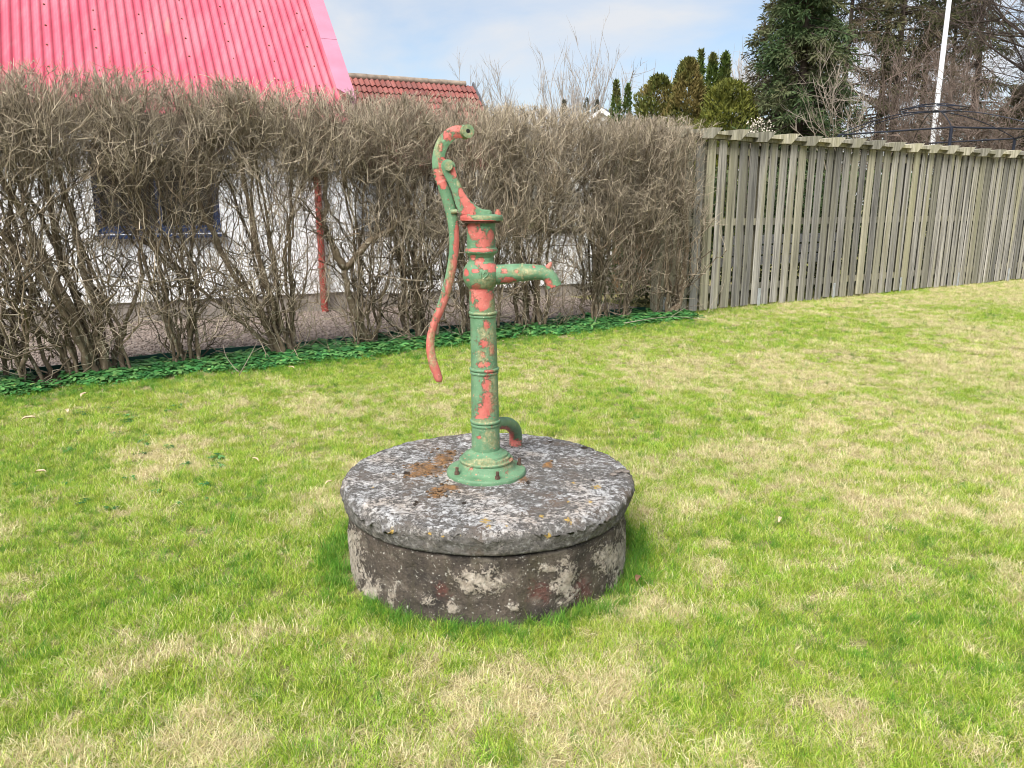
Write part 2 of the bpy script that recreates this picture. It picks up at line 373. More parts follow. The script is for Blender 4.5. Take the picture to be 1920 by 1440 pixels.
MAT['black'] = m_plain('black_gutter', (0.02, 0.02, 0.022), 0.45, 0.2)
MAT['downpipe'] = m_plain('red_downpipe', (0.30, 0.055, 0.045), 0.55, 0.25, 9, 0.1)
MAT['bluefr'] = m_plain('blue_window_paint', (0.022, 0.036, 0.085), 0.5, 0.2, 9)
MAT['tile'] = None
MAT['navy'] = m_plain('navy_metal', (0.020, 0.023, 0.036), 0.4, 0.3, 9, 0.05, 0.3)
MAT['white'] = m_plain('white_enamel', (0.78, 0.80, 0.83), 0.35, 0.04, 2)
MAT['slate'] = m_plain('grey_roof', (0.10, 0.105, 0.115), 0.8, 0.2, 4)
MAT['edge'] = m_plain('green_edging', (0.012, 0.06, 0.042), 0.5, 0.3, 5)
g = NG('window_glass'); MAT['glass'] = g.surface(g.mix(g.noise(g.coord(), 1.3, 3), (0.010, 0.011, 0.012), (0.05, 0.045, 0.04)), 0.06, None, 0.0, 0.8)
g = NG('clay_tile'); r_ = g.rand(); v_ = g.pos()
MAT['tile'] = g.surface(g.hsv(g.mix(g.ramp(g.noise(v_, 7, 5, 0.7), (0.4, 0.0), (0.7, 0.8)), (0.22, 0.070, 0.058), (0.17, 0.085, 0.078)), 0.5, 1.0, g.math('ADD', g.math('MULTIPLY', r_, 0.5), 0.75)), 0.85)
MAT['ridge'] = m_plain('lichened_ridge', (0.24, 0.19, 0.15), 0.9, 0.35, 9, 0.3)
MAT['stem'] = m_bark('hedge_bark', (0.088, 0.063, 0.040), (0.21, 0.162, 0.112), (0.40, 0.37, 0.29))
MAT['twig'] = m_bark('hedge_twig', (0.215, 0.172, 0.122), (0.49, 0.42, 0.32), None, 7, 0.2, True)
MAT['wood'] = m_bark('hedge_branch', (0.10, 0.072, 0.046), (0.265, 0.21, 0.148), None, 12, 0.2, True)
MAT['pinebark'] = m_bark('spruce_bark', (0.035, 0.026, 0.022), (0.085, 0.064, 0.052), None, 4)
MAT['redtwig'] = m_bark('reddish_twig', (0.080, 0.060, 0.050), (0.19, 0.142, 0.118), None, 3)
MAT['greytwig'] = m_bark('grey_twig', (0.24, 0.21, 0.195), (0.40, 0.365, 0.34), None, 3)
MAT['greytree'] = m_bark('pale_branch', (0.15, 0.125, 0.10), (0.30, 0.26, 0.21), None, 3)
MAT['stone'] = m_plain('pale_stone', (0.5, 0.48, 0.45), 0.9, 0.2, 12, 0.4)
MAT['grit'] = m_plain('gravel_stone', (0.235, 0.19, 0.165), 0.9, 0.5, 40, 0.3, coord='Object')

# ------------------------------------------------------------------ the lie of the land
u_h = np.array([0.835, 0.550, 0.0]); u_h /= np.linalg.norm(u_h)      # along hedge and fence, left to right
n_h = np.array([u_h[1], -u_h[0], 0.0])                               # towards the lawn
H0 = np.array([-3.53, 6.54, 0.0])                                    # on the hedge's trunk line
def hedge_pt(s, w=0.0, z=0.0): return H0 + u_h*s + n_h*w + np.array([0, 0, z])
def hedge_sw(X, Y):
    dx, dy = X-H0[0], Y-H0[1]
    return dx*u_h[0]+dy*u_h[1], dx*n_h[0]+dy*n_h[1]
def s_at_px(px, py):
    P = on_ground(px, py); return hedge_sw(P[0], P[1])[0]
FENCE_S = 6.70
WELL = np.array([-0.10, 3.02])
LID_Z = 0.37

def lawn_material():
    g = NG('lawn_thatch'); p = g.pos()
    c = g.mix(g.ramp(g.noise(p, 0.9, 5), (0.38, 0.0), (0.62, 1.0)), (0.21, 0.22, 0.07), (0.37, 0.315, 0.17))
    c = g.mix(g.ramp(g.noise(p, 60, 5, 0.7), (0.35, 0.6), (0.6, 0.0)), c, (0.06, 0.06, 0.02))
    return g.surface(c, 0.95, g.bump(g.noise(p, 90, 4), 0.8, 0.02), 0.0, 0.1)
def sheet(name, pts, z, mat):
    P = np.array([[p[0], p[1], z] for p in pts]); o = mk(name, P, [tuple(range(len(P)))], mat); return tag(o, kind='structure')
sheet('lawn', [(-300, -100), (300, -100), (300, 600), (-300, 600)], 0.0, lawn_material())

# gravel strip between the hedge and the house
g = NG('gravel_bed'); p_ = g.pos()
vc = g.voronoi(p_, 42, 'F1', 'Color'); sc_ = g.n('ShaderNodeSeparateColor'); g.link(vc, sc_.inputs[0])
MAT['gravel'] = g.surface(g.hsv(g.mix(sc_.outputs[0], (0.14, 0.105, 0.088), (0.29, 0.24, 0.21)), 0.5, 1.0, g.math('ADD', sc_.outputs[1], 0.55)), 0.9, g.bump(g.voronoi(p_, 42), 1.0, 0.02))
bed = [hedge_pt(-5.5, -0.30), hedge_pt(7.0, -0.30), hedge_pt(7.0, -4.5), hedge_pt(-5.5, -5.5)]
sheet('gravel_bed', bed, 0.004, MAT['gravel'])

# ------------------------------------------------------------------ pink roofed house
e_h = np.array([0.893, 0.450, 0.0]); e_h /= np.linalg.norm(e_h); b_h = np.array([-e_h[1], e_h[0], 0.0])   # along the wall / away into the house
W0 = np.array([-4.40, 9.80, 0.0])
def wpt(t, d=0.0, z=0.0): return W0 + e_h*t + b_h*d + np.array([0, 0, z])
def t_at_px(px, py, d=0.0, p0=None):
    r = ray(px, py); q = W0+b_h*d if p0 is None else np.asarray(p0)
    A = np.array([[r[0], -e_h[0]], [r[1], -e_h[1]]]); k, t = np.linalg.solve(A, q[:2]); return t, HCAM+r[2]*k
AX = np.array([e_h, b_h, [0, 0, 1]])
house = thing('house', wpt(-1.5, 2.5), 'white rendered house with steep pink corrugated metal roof behind the hedge', 'house')
T0, T1 = -7.5, 2.52
ZE = 2.50; OV = 0.36; TR1 = T1-0.16; TG = TR1-0.22
# wall with a real window opening
wa, wz0 = t_at_px(182, 436); wb, wz1 = t_at_px(402, 268)
WZ0, WZ1 = 1.10, 2.16
wl_ = MB()
zt = 2.62
for (a, b, z0, z1) in ((T0, wa, 0.26, zt), (wb, TG, 0.26, zt), (TG, T1, 0.26, 2.2), (wa, wb, 0.26, WZ0), (wa, wb, WZ1, zt)):
    wl_.box(wpt((a+b)/2, 0.14, (z0+z1)/2), (b-a, 0.28, z1-z0), AX)
wl_.box(wpt(TG-0.14, 2.72, 1.45), (0.28, 4.88, 2.38), AX)
gb = [wpt(TG-0.02, 0.3, 2.6), wpt(TG-0.02, 4.9, 2.6), wpt(TG-0.02, 2.6, 4.75)]
wl_.prism(gb, -e_h*0.25)
wl_.build('wall', MAT['wall'], house)
pl = MB(); pl.box(wpt((T0+T1)/2, 0.17, 0.128), (T1-T0-0.04, 0.27, 0.256), AX); pl.build('plinth', MAT['plinth'], house)
win = MB(); fw = 0.075
for (a, b, z0, z1) in ((wa, wa+fw, WZ0, WZ1), (wb-fw, wb, WZ0, WZ1), (wa+fw, wb-fw, WZ1-fw, WZ1), (wa+fw, wb-fw, WZ0, WZ0+fw+0.02), ((wa+wb)/2-0.03, (wa+wb)/2+0.03, WZ0+fw+0.02, WZ1-fw)):
    win.box(wpt((a+b)/2, 0.085, (z0+z1)/2), (b-a, 0.07, z1-z0), AX)
wo = win.build('window', MAT['bluefr'], house)
for (a, b) in ((wa+fw, (wa+wb)/2-0.03), ((wa+wb)/2+0.03, wb-fw)):
    MB().box(wpt((a+b)/2, 0.10, (WZ0+WZ1)/2), (b-a, 0.012, WZ1-WZ0-2*fw), AX).build('pane', MAT['glass'], wo)
MB().box(wpt((wa+wb)/2, -0.03, WZ0-0.03), (wb-wa+0.10, 0.16, 0.045), AX).build('sill', MAT['bluefr'], wo)
MB().box(wpt((wa+wb)/2, 0.9, 1.55), (wb-wa+0.4, 0.02, 1.6), AX).build('room_shade_sheet', MAT['hole_shade'], house)  # near-black sheet added as the shade of the room behind the panes

# roof: trapezoid ribs running up the slope, both slopes
PIT = R(45); OV = 0.36
EA = -OV                                      # eave line in wall depth
RUN = 2.6+OV
up = b_h*math.cos(PIT)+np.array([0, 0, math.sin(PIT)]); nr = -b_h*math.sin(PIT)+np.array([0, 0, math.cos(PIT)])
pit_rib = 0.104; TR1 = T1-0.16; TG = TR1-0.22
def roof_sheet(name, t0, t1, flip=False):
    prof = []; t = t0
    while t < t1-1e-6:
        for dt, h in ((0.0, 0.0), (0.058, 0.0), (0.064, 0.019), (0.098, 0.019)):
            if t+dt <= t1: prof.append((t+dt, h))
        t += pit_rib
    prof.append((t1, 0.0)); prof = np.array(prof); n = len(prof)
    L = RUN/math.cos(PIT); NS = 26
    V = []; st = []
    for k in range(NS+1):
        q = k/NS*L
        for (tt, h) in prof:
            if not flip: V.append(wpt(tt, EA, ZE)+up*q+nr*h)
            else:
                u2 = -b_h*math.cos(PIT)+np.array([0, 0, math.sin(PIT)]); n2 = b_h*math.sin(PIT)+np.array([0, 0, math.cos(PIT)])
                V.append(wpt(tt, EA+2*RUN, ZE)+u2*q+n2*h)
            st.append((tt, q))
    F = np.array([(k*n+i, k*n+i+1, (k+1)*n+i+1, (k+1)*n+i) for k in range(NS) for i in range(n-1)])
    V = np.array(V); px = proj(V)
    f = np.full(len(V), -1.0)
    for (cx, cy, rx, ry) in ((314, 52, 9, 40), (283, 55, 6, 22), (40, 22, 5, 14), (85, 26, 4, 14), (300, 20, 6, 20), (332, 70, 4, 20), (130, 30, 4, 20)):
        f = np.maximum(f, 1-np.hypot((px[:, 0]-cx)/rx, (px[:, 1]-cy)/ry))
    f = np.clip(f, -1, 1)
    tone = np.array([vnoise2(np.floor((tt+20)/1.04), 3.0, 5) for tt, q in st])
    return mk(name, V, F, MAT['roof'], house, False, {'stain': f, 'tone': tone})
rs = roof_sheet('roof', T0-0.3, TR1)
roof_sheet('rear_roof', T0-0.3, TR1, True)
sc = MB()
k = 0; t = T0-0.3+0.05
while t < TR1-0.1:
    for j in range(9):
        p = wpt(t+random.uniform(-.012, .012), EA, ZE)+up*(0.35+j*0.38+random.uniform(-.035, .035))
        sc.cyl(p-nr*0.001, p+nr*0.010, 0.012, 6)
    t += pit_rib*5
o = sc.build('roof_screws', MAT['rust'], rs); o['kind'] = 'stuff'
fl = MB(); L = RUN/math.cos(PIT)
qa, qb = 0.62, L
P0, P1 = wpt(TR1-0.03, EA, ZE), wpt(TR1+0.20, EA, ZE)
for (x0, x1, o0, o1) in ((qa, qa+1.07, 0.046, 0.052), (qa+1.05, qb+0.06, 0.056, 0.060)):
    fl.prism([P0+up*(x0+0.0)+nr*o0, P1+up*(x0-0.20 if x0 == qa else x0)+nr*o0, P1+up*x1+nr*o1, P0+up*x1+nr*o1], -nr*0.010)
fl.prism([P1+up*(qa-0.2)+nr*0.03, P1+up*(qb)+nr*0.03, P1+up*qb-nr*0.16, P1+up*(qa-0.2)-nr*0.16], -e_h*0.012)
fl.build('verge_flashing', MAT['flash'], rs)
MB().tube([wpt(T0-0.3, EA+RUN, ZE+RUN*math.tan(PIT)+0.02), wpt(TR1+0.1, EA+RUN, ZE+RUN*math.tan(PIT)+0.02)], 0.10, 10).build('ridge_cap', MAT['flash'], rs)
gt = MB()
ang = np.linspace(math.pi, 2*math.pi, 9)
for (rad) in (0.065,):
    ring = [(-OV-0.06+rad*math.cos(a), ZE-0.035+rad*math.sin(a)) for a in ang]
    ring += [(-OV-0.06+(rad-0.012)*math.cos(a), ZE-0.035+(rad-0.012)*math.sin(a)) for a in ang[::-1]]
    gt.prism([wpt(T0-0.3, d, z) for d, z in ring], e_h*(TR1-0.05-T0+0.3))
gt.build('gutter', MAT['black'], house)
td, _z = t_at_px(592, 330)
ptd = [wpt(td, -OV-0.06, ZE-0.09), wpt(td, -OV-0.06, ZE-0.17), wpt(td, -OV-0.02, ZE-0.26), wpt(td, -0.13, ZE-0.48), wpt(td, -0.085, ZE-0.58), wpt(td, -0.08, ZE-0.7), wpt(td, -0.08, 0.9), wpt(td, -0.08, 0.17), wpt(td+0.01, -0.09, 0.01)]
dp = MB(); dp.tube(resample(ptd, 40), 0.047, 12); dp.cyl(wpt(td, -OV-0.06, ZE-0.20), wpt(td, -OV-0.06, ZE-0.05), 0.055, 12, 0.07)
dpo = dp.build('downpipe', MAT['downpipe'], house, 40)
for z in (0.6, 1.5): MB().cyl(wpt(td, -0.08, z), wpt(td, -0.08, z+0.04), 0.056, 12).build('pipe_clip', MAT['downpipe'], dpo, 40)

# low white wall running on to the right of the house
ta, tb = T1+0.01, t_at_px(1148, 500)[0]
gw = thing('garden_wall', wpt((ta+tb)/2, 0.1), 'low white rendered garden wall continuing right of the house behind the hedge', 'wall')
MB().box(wpt((ta+tb)/2, 0.12, 0.62), (tb-ta, 0.2, 0.84), AX).build('wall_panel', MAT['wall'], gw)
MB().box(wpt((ta+tb)/2, 0.135, 0.10), (tb-ta-0.02, 0.19, 0.20), AX).build('plinth', MAT['plinth'], gw)
MB().box(wpt((ta+tb)/2, 0.12, 1.06), (tb-ta+0.04, 0.27, 0.04), AX).build('coping', MAT['plinth'], gw)

# brown board gate at the end of the white wall
gA = at_depth(1153, 500, 12.9); gB = at_depth(1296, 480, 12.2); gA[2] = gB[2] = 0
gd = (gB-gA); glen = np.linalg.norm(gd); gd /= glen; gn = np.array([gd[1], -gd[0], 0])
gate = thing('board_gate', (gA+gB)/2, 'brown vertical board gate standing between white wall and slatted fence', 'gate')
GX = np.array([gd, gn, [0, 0, 1]])
bd = raw_mesh('board', MB().box((0, 0, 0), (0.098, 0.022, 1.38)).V, MB().box((0, 0, 0), (0.098, 0.022, 1.38)).F); bd.materials.append(MAT['gate'])
nb = int(glen/0.106)
for i in range(nb):
    o = bpy.data.objects.new('board', bd); COL.objects.link(o); o.parent = gate
    o.location = tuple(gA+gd*(0.053+0.106*i)+np.array([0, 0, 0.86+random.uniform(-.01, .01)])-root_loc(gate)); o.rotation_euler = (0, random.uniform(-.004, .004), math.atan2(gd[1], gd[0]))
for z in (0.45, 1.28): MB().box((gA+gB)/2+gn*0.028+np.array([0, 0, z]), (glen, 0.032, 0.09), GX).build('rail', MAT['plinth'], gate)
for q in (0.0, glen): MB().box(gA+gd*q-gn*0.07+np.array([0, 0, 0.85]), (0.11, 0.11, 1.7), GX).build('gate_post', MAT['gate'], gate)

# ------------------------------------------------------------------ tiled house further back
RT = np.array([-0.86, 17.15, 3.88]); e_t = np.array([0.895, 0.43, 0.0]); e_t /= np.linalg.norm(e_t); f_t = np.array([e_t[1], -e_t[0], 0.0])
th = thing('tiled_house', (RT-e_t*3+np.array([0, 0, -3.88])), 'white house with red clay tile roof showing just above the hedge', 'house')
dn = f_t*math.cos(R(42))-np.array([0, 0, math.sin(R(42))]); nt = f_t*math.sin(R(42))+np.array([0, 0, math.cos(R(42))])
LT = 5.2
tr = MB(); tr.prism([RT-e_t*LT, RT, RT+dn*2.6, RT-e_t*LT+dn*2.6], -nt*0.06)
dn2 = -f_t*math.cos(R(42))-np.array([0, 0, math.sin(R(42))]); nt2 = -f_t*math.sin(R(42))+np.array([0, 0, math.cos(R(42))])
tr.prism([RT-e_t*LT-f_t*0.01, RT-f_t*0.01, RT+dn2*2.6-f_t*0.01, RT-e_t*LT+dn2*2.6-f_t*0.01], -nt2*0.06)
tro = tr.build('roof', MAT['tile'], th)
# one pantile: S-shaped cross-section, slightly lifted at its lower edge
tw, tl = 0.108, 0.25
xs = np.linspace(0, tw+0.015, 9)
prof = [0.017*math.sin(2*math.pi*x/tw*1.0)+0.02 for x in xs]
V = []
for (dd, lift) in ((0.0, 0.0), (tl, 0.030)):
    for x, h in zip(xs, prof): V.append((x, -dd, h+lift))
for x, h in zip(xs, prof): V.append((x, -tl, h+0.030-0.02))
nx = len(xs); F = [(i, i+nx, i+nx+1, i+1) for i in range(nx-1)]+[(nx+i, 2*nx+i, 2*nx+i+1, nx+i+1) for i in range(nx-1)]
tm = raw_mesh('roof_tile', V, F, 40); tm.materials.append(MAT['tile'])
from mathutils import Matrix
Mt = Matrix(((e_t[0], -dn[0], nt[0]), (e_t[1], -dn[1], nt[1]), (e_t[2], -dn[2], nt[2])))
eul = Mt.to_euler()
for row in range(6):
    for c_ in range(int(LT/tw)):
        p = RT-e_t*LT+e_t*(c_*tw+0.01)+dn*(0.03+row*0.215)+nt*0.002
        if proj(p)[0] < 632: continue
        o = bpy.data.objects.new('roof_tile', tm); COL.objects.link(o); o.parent = tro; o.location = tuple(p-root_loc(tro)); o.rotation_euler = eul
for c_ in range(12):
    a = RT-e_t*(LT-c_*0.42)+np.array([0, 0, 0.03]); b = a+e_t*0.45
    if proj(b)[0] < 560: continue
    MB().cyl(a, b, 0.058, 10, 0.066).build('ridge_tile', MAT['ridge'], tro, 40)
MB().prism([RT+e_t*0.01+nt*0.10, RT+e_t*0.01+dn*2.6+nt*0.10, RT+e_t*0.01+dn*2.6-nt*0.14, RT+e_t*0.01-nt*0.14], e_t*0.03).build('barge_board', MAT['slate'], tro)
MB().box(RT-e_t*(LT/2)+np.array([0, 0, -2.95])+f_t*0.0, (LT-0.5, 3.1, 2.1), np.array([e_t, f_t, [0, 0, 1]])).build('wall', MAT['wall'], th)
MB().prism([RT-e_t*0.26+np.array([0, 0, -0.12]), RT-e_t*0.26+f_t*1.52+np.array([0, 0, -1.6]), RT-e_t*0.26-f_t*1.52+np.array([0, 0, -1.6])], -e_t*0.1).build('gable', MAT['wall'], th)

# small gabled shed far off
q = at_depth(1128, 216, 40); q2 = at_depth(1200, 214, 40)
shd = thing('shed', (q[0]+1, 41.5, 0), 'distant small grey roofed shed with white gable peeping over the hedge', 'shed')
gz = at_depth(1128, 204, 40)[2]; gx = at_depth(1128, 204, 40)[0]
MB().prism([(gx-2.6, 40, 0), (gx+2.6, 40, 0), (gx+2.6, 40, gz-1.85), (gx, 40, gz-0.1), (gx-2.6, 40, gz-1.85)], (2.2, 5.5, 0)).build('wall', MAT['wall'], shd)
sr = MB()
for sg in (-1, 1):
    sr.prism([(gx, 39.8, gz+0.05), (gx+sg*2.9, 39.8, gz-1.95), (gx+sg*2.9, 39.8, gz-2.06), (gx, 39.8, gz-0.06)], (2.3, 5.9, 0))
sr.build('roof', MAT['slate'], shd)
for sg in (-1, 1): MB().prism([(gx, 39.77, gz+0.02), (gx+sg*2.92, 39.77, gz-1.98), (gx+sg*2.92, 39.77, gz-2.2), (gx, 39.77, gz-0.2)], (0, 0.025, 0)).build('barge_board', MAT['white'], shd)

# ------------------------------------------------------------------ slatted fence
FP = hedge_pt(FENCE_S, -0.07); FP[2] = 0
u_f = np.array([0.846, 0.534, 0.0]); u_f /= np.linalg.norm(u_f); n_f = np.array([u_f[1], -u_f[0], 0])
def fpt(s, w=0.0, z=0.0): return FP+u_f*s+n_f*w+np.array([0, 0, z])
FX = np.array([u_f, n_f, [0, 0, 1]]); FROT = math.atan2(u_f[1], u_f[0])
fence = thing('fence', FP, 'tall weathered grey slatted wooden fence with overlapping slanted coping boards', 'fence')
FL = 12.3; FZ = 2.30
def bevel_box(sx, sy, sz, b=0.006):
    bm = bmesh.new(); bmesh.ops.create_cube(bm, size=1.0)
    for v in bm.verts: v.co = Vector((v.co.x*sx, v.co.y*sy, v.co.z*sz))
    ed = [e for e in bm.edges if abs((e.verts[0].co-e.verts[1].co).z) > sz*0.5]
    bmesh.ops.bevel(bm, geom=ed, offset=b, segments=1, affect='EDGES')
    me = bpy.data.meshes.new('slat'); bm.to_mesh(me); bm.free(); return me
sl_m = []
for wv in (0.142, 0.150, 0.146):
    m_ = bevel_box(wv, 0.022, 1.0); m_.materials.append(MAT['slat']); sl_m.append(m_)
pm = bevel_box(0.145, 0.030, 1.0); pm.materials.append(MAT['post'])
def slat(me, s, w, z0, z1, name='slat'):
    o = bpy.data.objects.new(name, me); COL.objects.link(o); o.parent = fence
    p = fpt(s, w, (z0+z1)/2)-FP; o.location = tuple(p); o.scale = (1, 1, z1-z0)
    o.rotation_euler = (random.uniform(-.004, .004), random.uniform(-.005, .005), FROT+random.uniform(-.03, .03)); return o
SP = 0.207; n = int(FL/SP)
for i in range(n):
    s = 0.10+i*SP+random.uniform(-.006, .006)
    post = i % 9 == 0
    slat(pm if (i in (0, 1) or random.random() < .12) else random.choice(sl_m), s, 0.030+random.uniform(-.002, .003), 0.025+random.uniform(-.012, .02), FZ-0.005)
    o = slat(random.choice(sl_m), s+SP/2+random.uniform(-.012, .012)+0.012, -0.052, 0.12+random.uniform(-.02, .03), FZ-0.03)
    o.scale[0] = 0.86 if i < 15 else 1.0
rl = raw_mesh('rail', *(lambda m: (m.V, m.F))(MB().box((0, 0, 0), (1.79, 0.046, 0.095)))); rl.materials.append(MAT['post'])
for z in (0.30, 1.22, 2.16):
    for k in range(7):
        o = bpy.data.objects.new('rail', rl); COL.objects.link(o); o.parent = fence
        o.location = tuple(fpt(0.9+k*1.8, -0.011, z)-FP); o.rotation_euler = (0, 0, FROT)
for k in range(7):
    s = -0.03+k*1.8
    MB().box(fpt(s, -0.125, 1.13), (0.095, 0.095, 2.26), FX).build('fence_post', MAT['post'], fence)
    MB().box(fpt(s+0.005, 0.053, 0.125), (0.045, 0.008, 0.26), FX).build('post_bracket', MAT['galv'], fence) if k != 1 else MB().box(fpt(s+0.06, 0.053, 0.14), (0.055, 0.008, 0.26), FX).build('post_bracket', MAT['galv'], fence)
MB().box(fpt(-0.085, 0.012, 1.15), (0.10, 0.07, 2.3), FX).build('end_post', MAT['post'], fence)
MB().box(fpt(FL/2, -0.01, FZ+0.022), (FL+0.1, 0.15, 0.038), FX).build('top_rail', MAT['coping'], fence)
# coping: short overlapping boards, each with a slanted, dropped right end
UN = 0.52
def cop_pts(s, w, za, zb, off):
    return fpt(s, w, 0)
nun = int(FL/UN)
for k in range(-1, nun):
    s = k*UN+0.16
    j = random.uniform(-.008, .008); tz = random.uniform(-.006, .008)
    z = FZ+0.045+tz
    c = MB()
    sec = [(s-UN*0.10, z-0.052), (s+UN*0.62, z-0.048), (s+UN*0.62, z+0.030), (s-UN*0.02, z+0.022)]
    c.prism([fpt(a, 0.060+j, b) for a, b in sec], -n_f*0.16)
    c.build('coping_board', MAT['coping'], fence)
    c = MB()
    sec = [(s+UN*0.52, z-0.060), (s+UN*0.86, z-0.054), (s+UN*1.20, z+0.086), (s+UN*0.80, z+0.080), (s+UN*0.05, z+0.034), (s+UN*0.02, z+0.000), (s+UN*0.52, z-0.004)]
    c.prism([fpt(a, 0.150+j, b) for a, b in sec], -n_f*0.25)
    c.build('slanted_cap', MAT['coping'], fence)

# pale low wall glimpsed through the fence slots
pA, pB = fpt(1.45, -0.45), fpt(4.2, -0.45)
pw = thing('low_white_screen', (pA+pB)/2, 'low white painted screen glimpsed through the gaps of the slatted fence', 'screen')
for z in (0.62, 0.78, 0.94): MB().box((pA+pB)/2+np.array([0, 0, z]), (2.8, 0.03, 0.13), FX).build('plank', MAT['white'], pw)
for q in (-1.3, 1.3): MB().box((pA+pB)/2+u_f*q+np.array([0, 0, 0.5])-n_f*0.05, (0.08, 0.06, 1.0), FX).build('screen_post', MAT['white'], pw)

# ------------------------------------------------------------------ flagpole and gazebo frame beyond the fence
fp = at_depth(1748, 270, 23.0); fp[2] = 0
fpo = thing('flagpole', fp, 'plain white flagpole rising behind the slatted fence, cut off by the frame', 'flagpole')
MB().tube([fp, fp+np.array([0, 0, 4]), fp+np.array([0, 0, 9])], [0.080, 0.072, 0.055], 16).build('pole', MAT['white'], fpo, 40)
MB().box(fp+np.array([0.145, -0.03, 3.55]), (0.09, 0.05, 0.36)).build('halyard_box', MAT['white'], fpo)
MB().cyl(fp+np.array([0, 0, 9]), fp+np.array([0, 0, 9.12]), 0.075, 12, 0.03).build('finial', MAT['white'], fpo)

gc = at_depth(1742, 260, 19.5); gc[2] = 0
gz_ = thing('gazebo', gc, 'bare dark metal gazebo frame with curved roof ribs behind the fence', 'gazebo')
ZG, ZA = 3.06, 3.64
cor = []
for k in range(6):
    a = R(12+60*k); cor.append(gc+np.array([2.45*math.cos(a), 2.45*math.sin(a), 0]))
apex = gc+np.array([0, 0, ZA])
for k in range(6):
    c0 = cor[k]+np.array([0, 0, ZG]); c1 = cor[(k+1) % 6]+np.array([0, 0, ZG])
    MB().cyl(cor[k], c0, 0.035, 8).build('post', MAT['navy'], gz_, 40)
    MB().cyl(c0, c1, 0.019, 8).build('eave_beam', MAT['navy'], gz_, 40)
    t = np.linspace(0, 1, 14)[:, None]
    path = c0*(1-t)+apex*t; path[:, 2] = ZG+(ZA-ZG)*np.sin(t[:, 0]*math.pi/2)**0.9
    MB().tube(path, 0.0105, 8).build('roof_rib', MAT['navy'], gz_, 40)
a = np.linspace(0, 2*math.pi, 25); MB().tube(np.stack([gc[0]+0.72*np.cos(a), gc[1]+0.72*np.sin(a), 0*a+ZA+0.05], -1), 0.014, 6).build('vent_ring', MAT['navy'], gz_, 40)
for k in range(6):
    a = R(12+60*k); MB().tube([gc+np.array([0.72*math.cos(a), 0.72*math.sin(a), ZA+0.05]), gc+np.array([0.3*math.cos(a), 0.3*math.sin(a), ZA+0.15]), gc+np.array([0, 0, ZA+0.18])], 0.011, 6).build('vent_rib', MAT['navy'], gz_, 40)

# ------------------------------------------------------------------ the well
def field(px, spots):
    f = np.full(len(px), -1.0)
    for (cx, cy, rx, ry) in spots: f = np.maximum(f, 1-np.hypot((px[:, 0]-cx)/rx, (px[:, 1]-cy)/ry))
    return np.clip(f, -1, 1)
def polar(profile, nseg, centre):
    """profile rows (r, z) -> closed surface of revolution"""
    a = np.arange(nseg)*2*math.pi/nseg; pr = np.asarray(profile, float); m = len(pr)
    V = np.stack([centre[0]+pr[:, None, 0]*np.cos(a), centre[1]+pr[:, None, 0]*np.sin(a), np.broadcast_to(pr[:, 1:2], (m, nseg))], -1)
    idx = np.arange(m*nseg).reshape(m, nseg); i0 = idx[:-1]; i1 = idx[1:]
    F = np.stack([i0, i1, np.roll(i1, -1, 1), np.roll(i0, -1, 1)], -1).reshape(-1, 4)
    return V.reshape(-1, 3), F
RL, RR = 0.600, 0.568
prof = [(r, 0.0) for r in np.linspace(0.0005, 0.572, 120)]
prof += [(0.572+0.026*math.sin(t), -0.026*(1-math.cos(t))) for t in np.linspace(0.15, math.pi/2, 8)]
prof += [(RL-0.002*k, -0.026-0.0085*k) for k in range(1, 9)]
prof += [(RL-0.035, -0.1), (RL-0.12, -0.1), (0.2, -0.1)]
V, F = polar(prof, 300, WELL)
V[:, 2] += LID_Z
d = np.hypot(V[:, 0]-WELL[0], V[:, 1]-WELL[1]); top = V[:, 2] > LID_Z-0.004
an = np.arctan2(V[:, 1]-WELL[1], V[:, 0]-WELL[0])
n1 = np.array([fbm(x*5, y*5, z*5) for x, y, z in V]); n2 = np.array([fbm(x*26+9, y*26, z*26, 5) for x, y, z in V])
pits_px = [(763, 886, 7, 4), (932, 903, 12, 4), (845, 850, 4, 3), (1011, 812, 6, 3), (781, 941, 4, 3), (778, 946, 4, 3), (990, 905, 4, 3), (1112, 899, 4, 3), (1096, 838, 8, 3), (1118, 840, 8, 3), (642, 931, 4, 3), (1032, 828, 5, 2), (870, 944, 5, 3), (735, 963, 4, 2), (880, 870, 4, 3)]
ppx = proj(V); pit = field(ppx, pits_px)
moss = field(ppx, [(818, 924, 16, 12), (800, 880, 40, 14), (830, 862, 22, 14), (845, 850, 12, 8), (775, 890, 14, 7), (842, 915, 24, 7), (980, 900, 12, 8), (1027, 873, 10, 8)])
moss[~top] = -1
w_side = np.clip((d-0.55)/0.05, 0, 1)
rad = (V[:, :2]-WELL)/np.maximum(d, 1e-6)[:, None]
bulge = 0.011*n1+0.011*n2
V[:, :2] += rad*(bulge*w_side)[:, None]
V[:, 2] += np.where(top, 0.0055*n1*(d > 0.17)+0.0035*n2, 0.004*n2)
rim = np.clip(1-np.abs(d-0.588)/0.03, 0, 1)*np.maximum(0, n2+0.08+0.5*n1); V[:, 2] -= 0.034*rim*(V[:, 2] > LID_Z-0.03)
V[:, 2] -= np.where(top, 0.007*np.clip(pit+0.2, 0, 1), 0)
V[:, 2] += np.where(top, 0.006*np.clip(moss+0.1, 0, 1)*(0.6+n2), 0)
yel = field(ppx, [(736, 990, 7, 7), (910, 976, 11, 7), (918, 988, 8, 4), (1015, 966, 8, 4), (1065, 973, 9, 5), (1106, 940, 8, 4), (1119, 912, 10, 6), (1028, 1003, 6, 8), (803, 1002, 5, 4), (829, 1006, 5, 5), (862, 1004, 4, 3), (950, 985, 5, 4), (700, 915, 4, 3), (1075, 905, 5, 3), (1065, 940, 4, 3)])
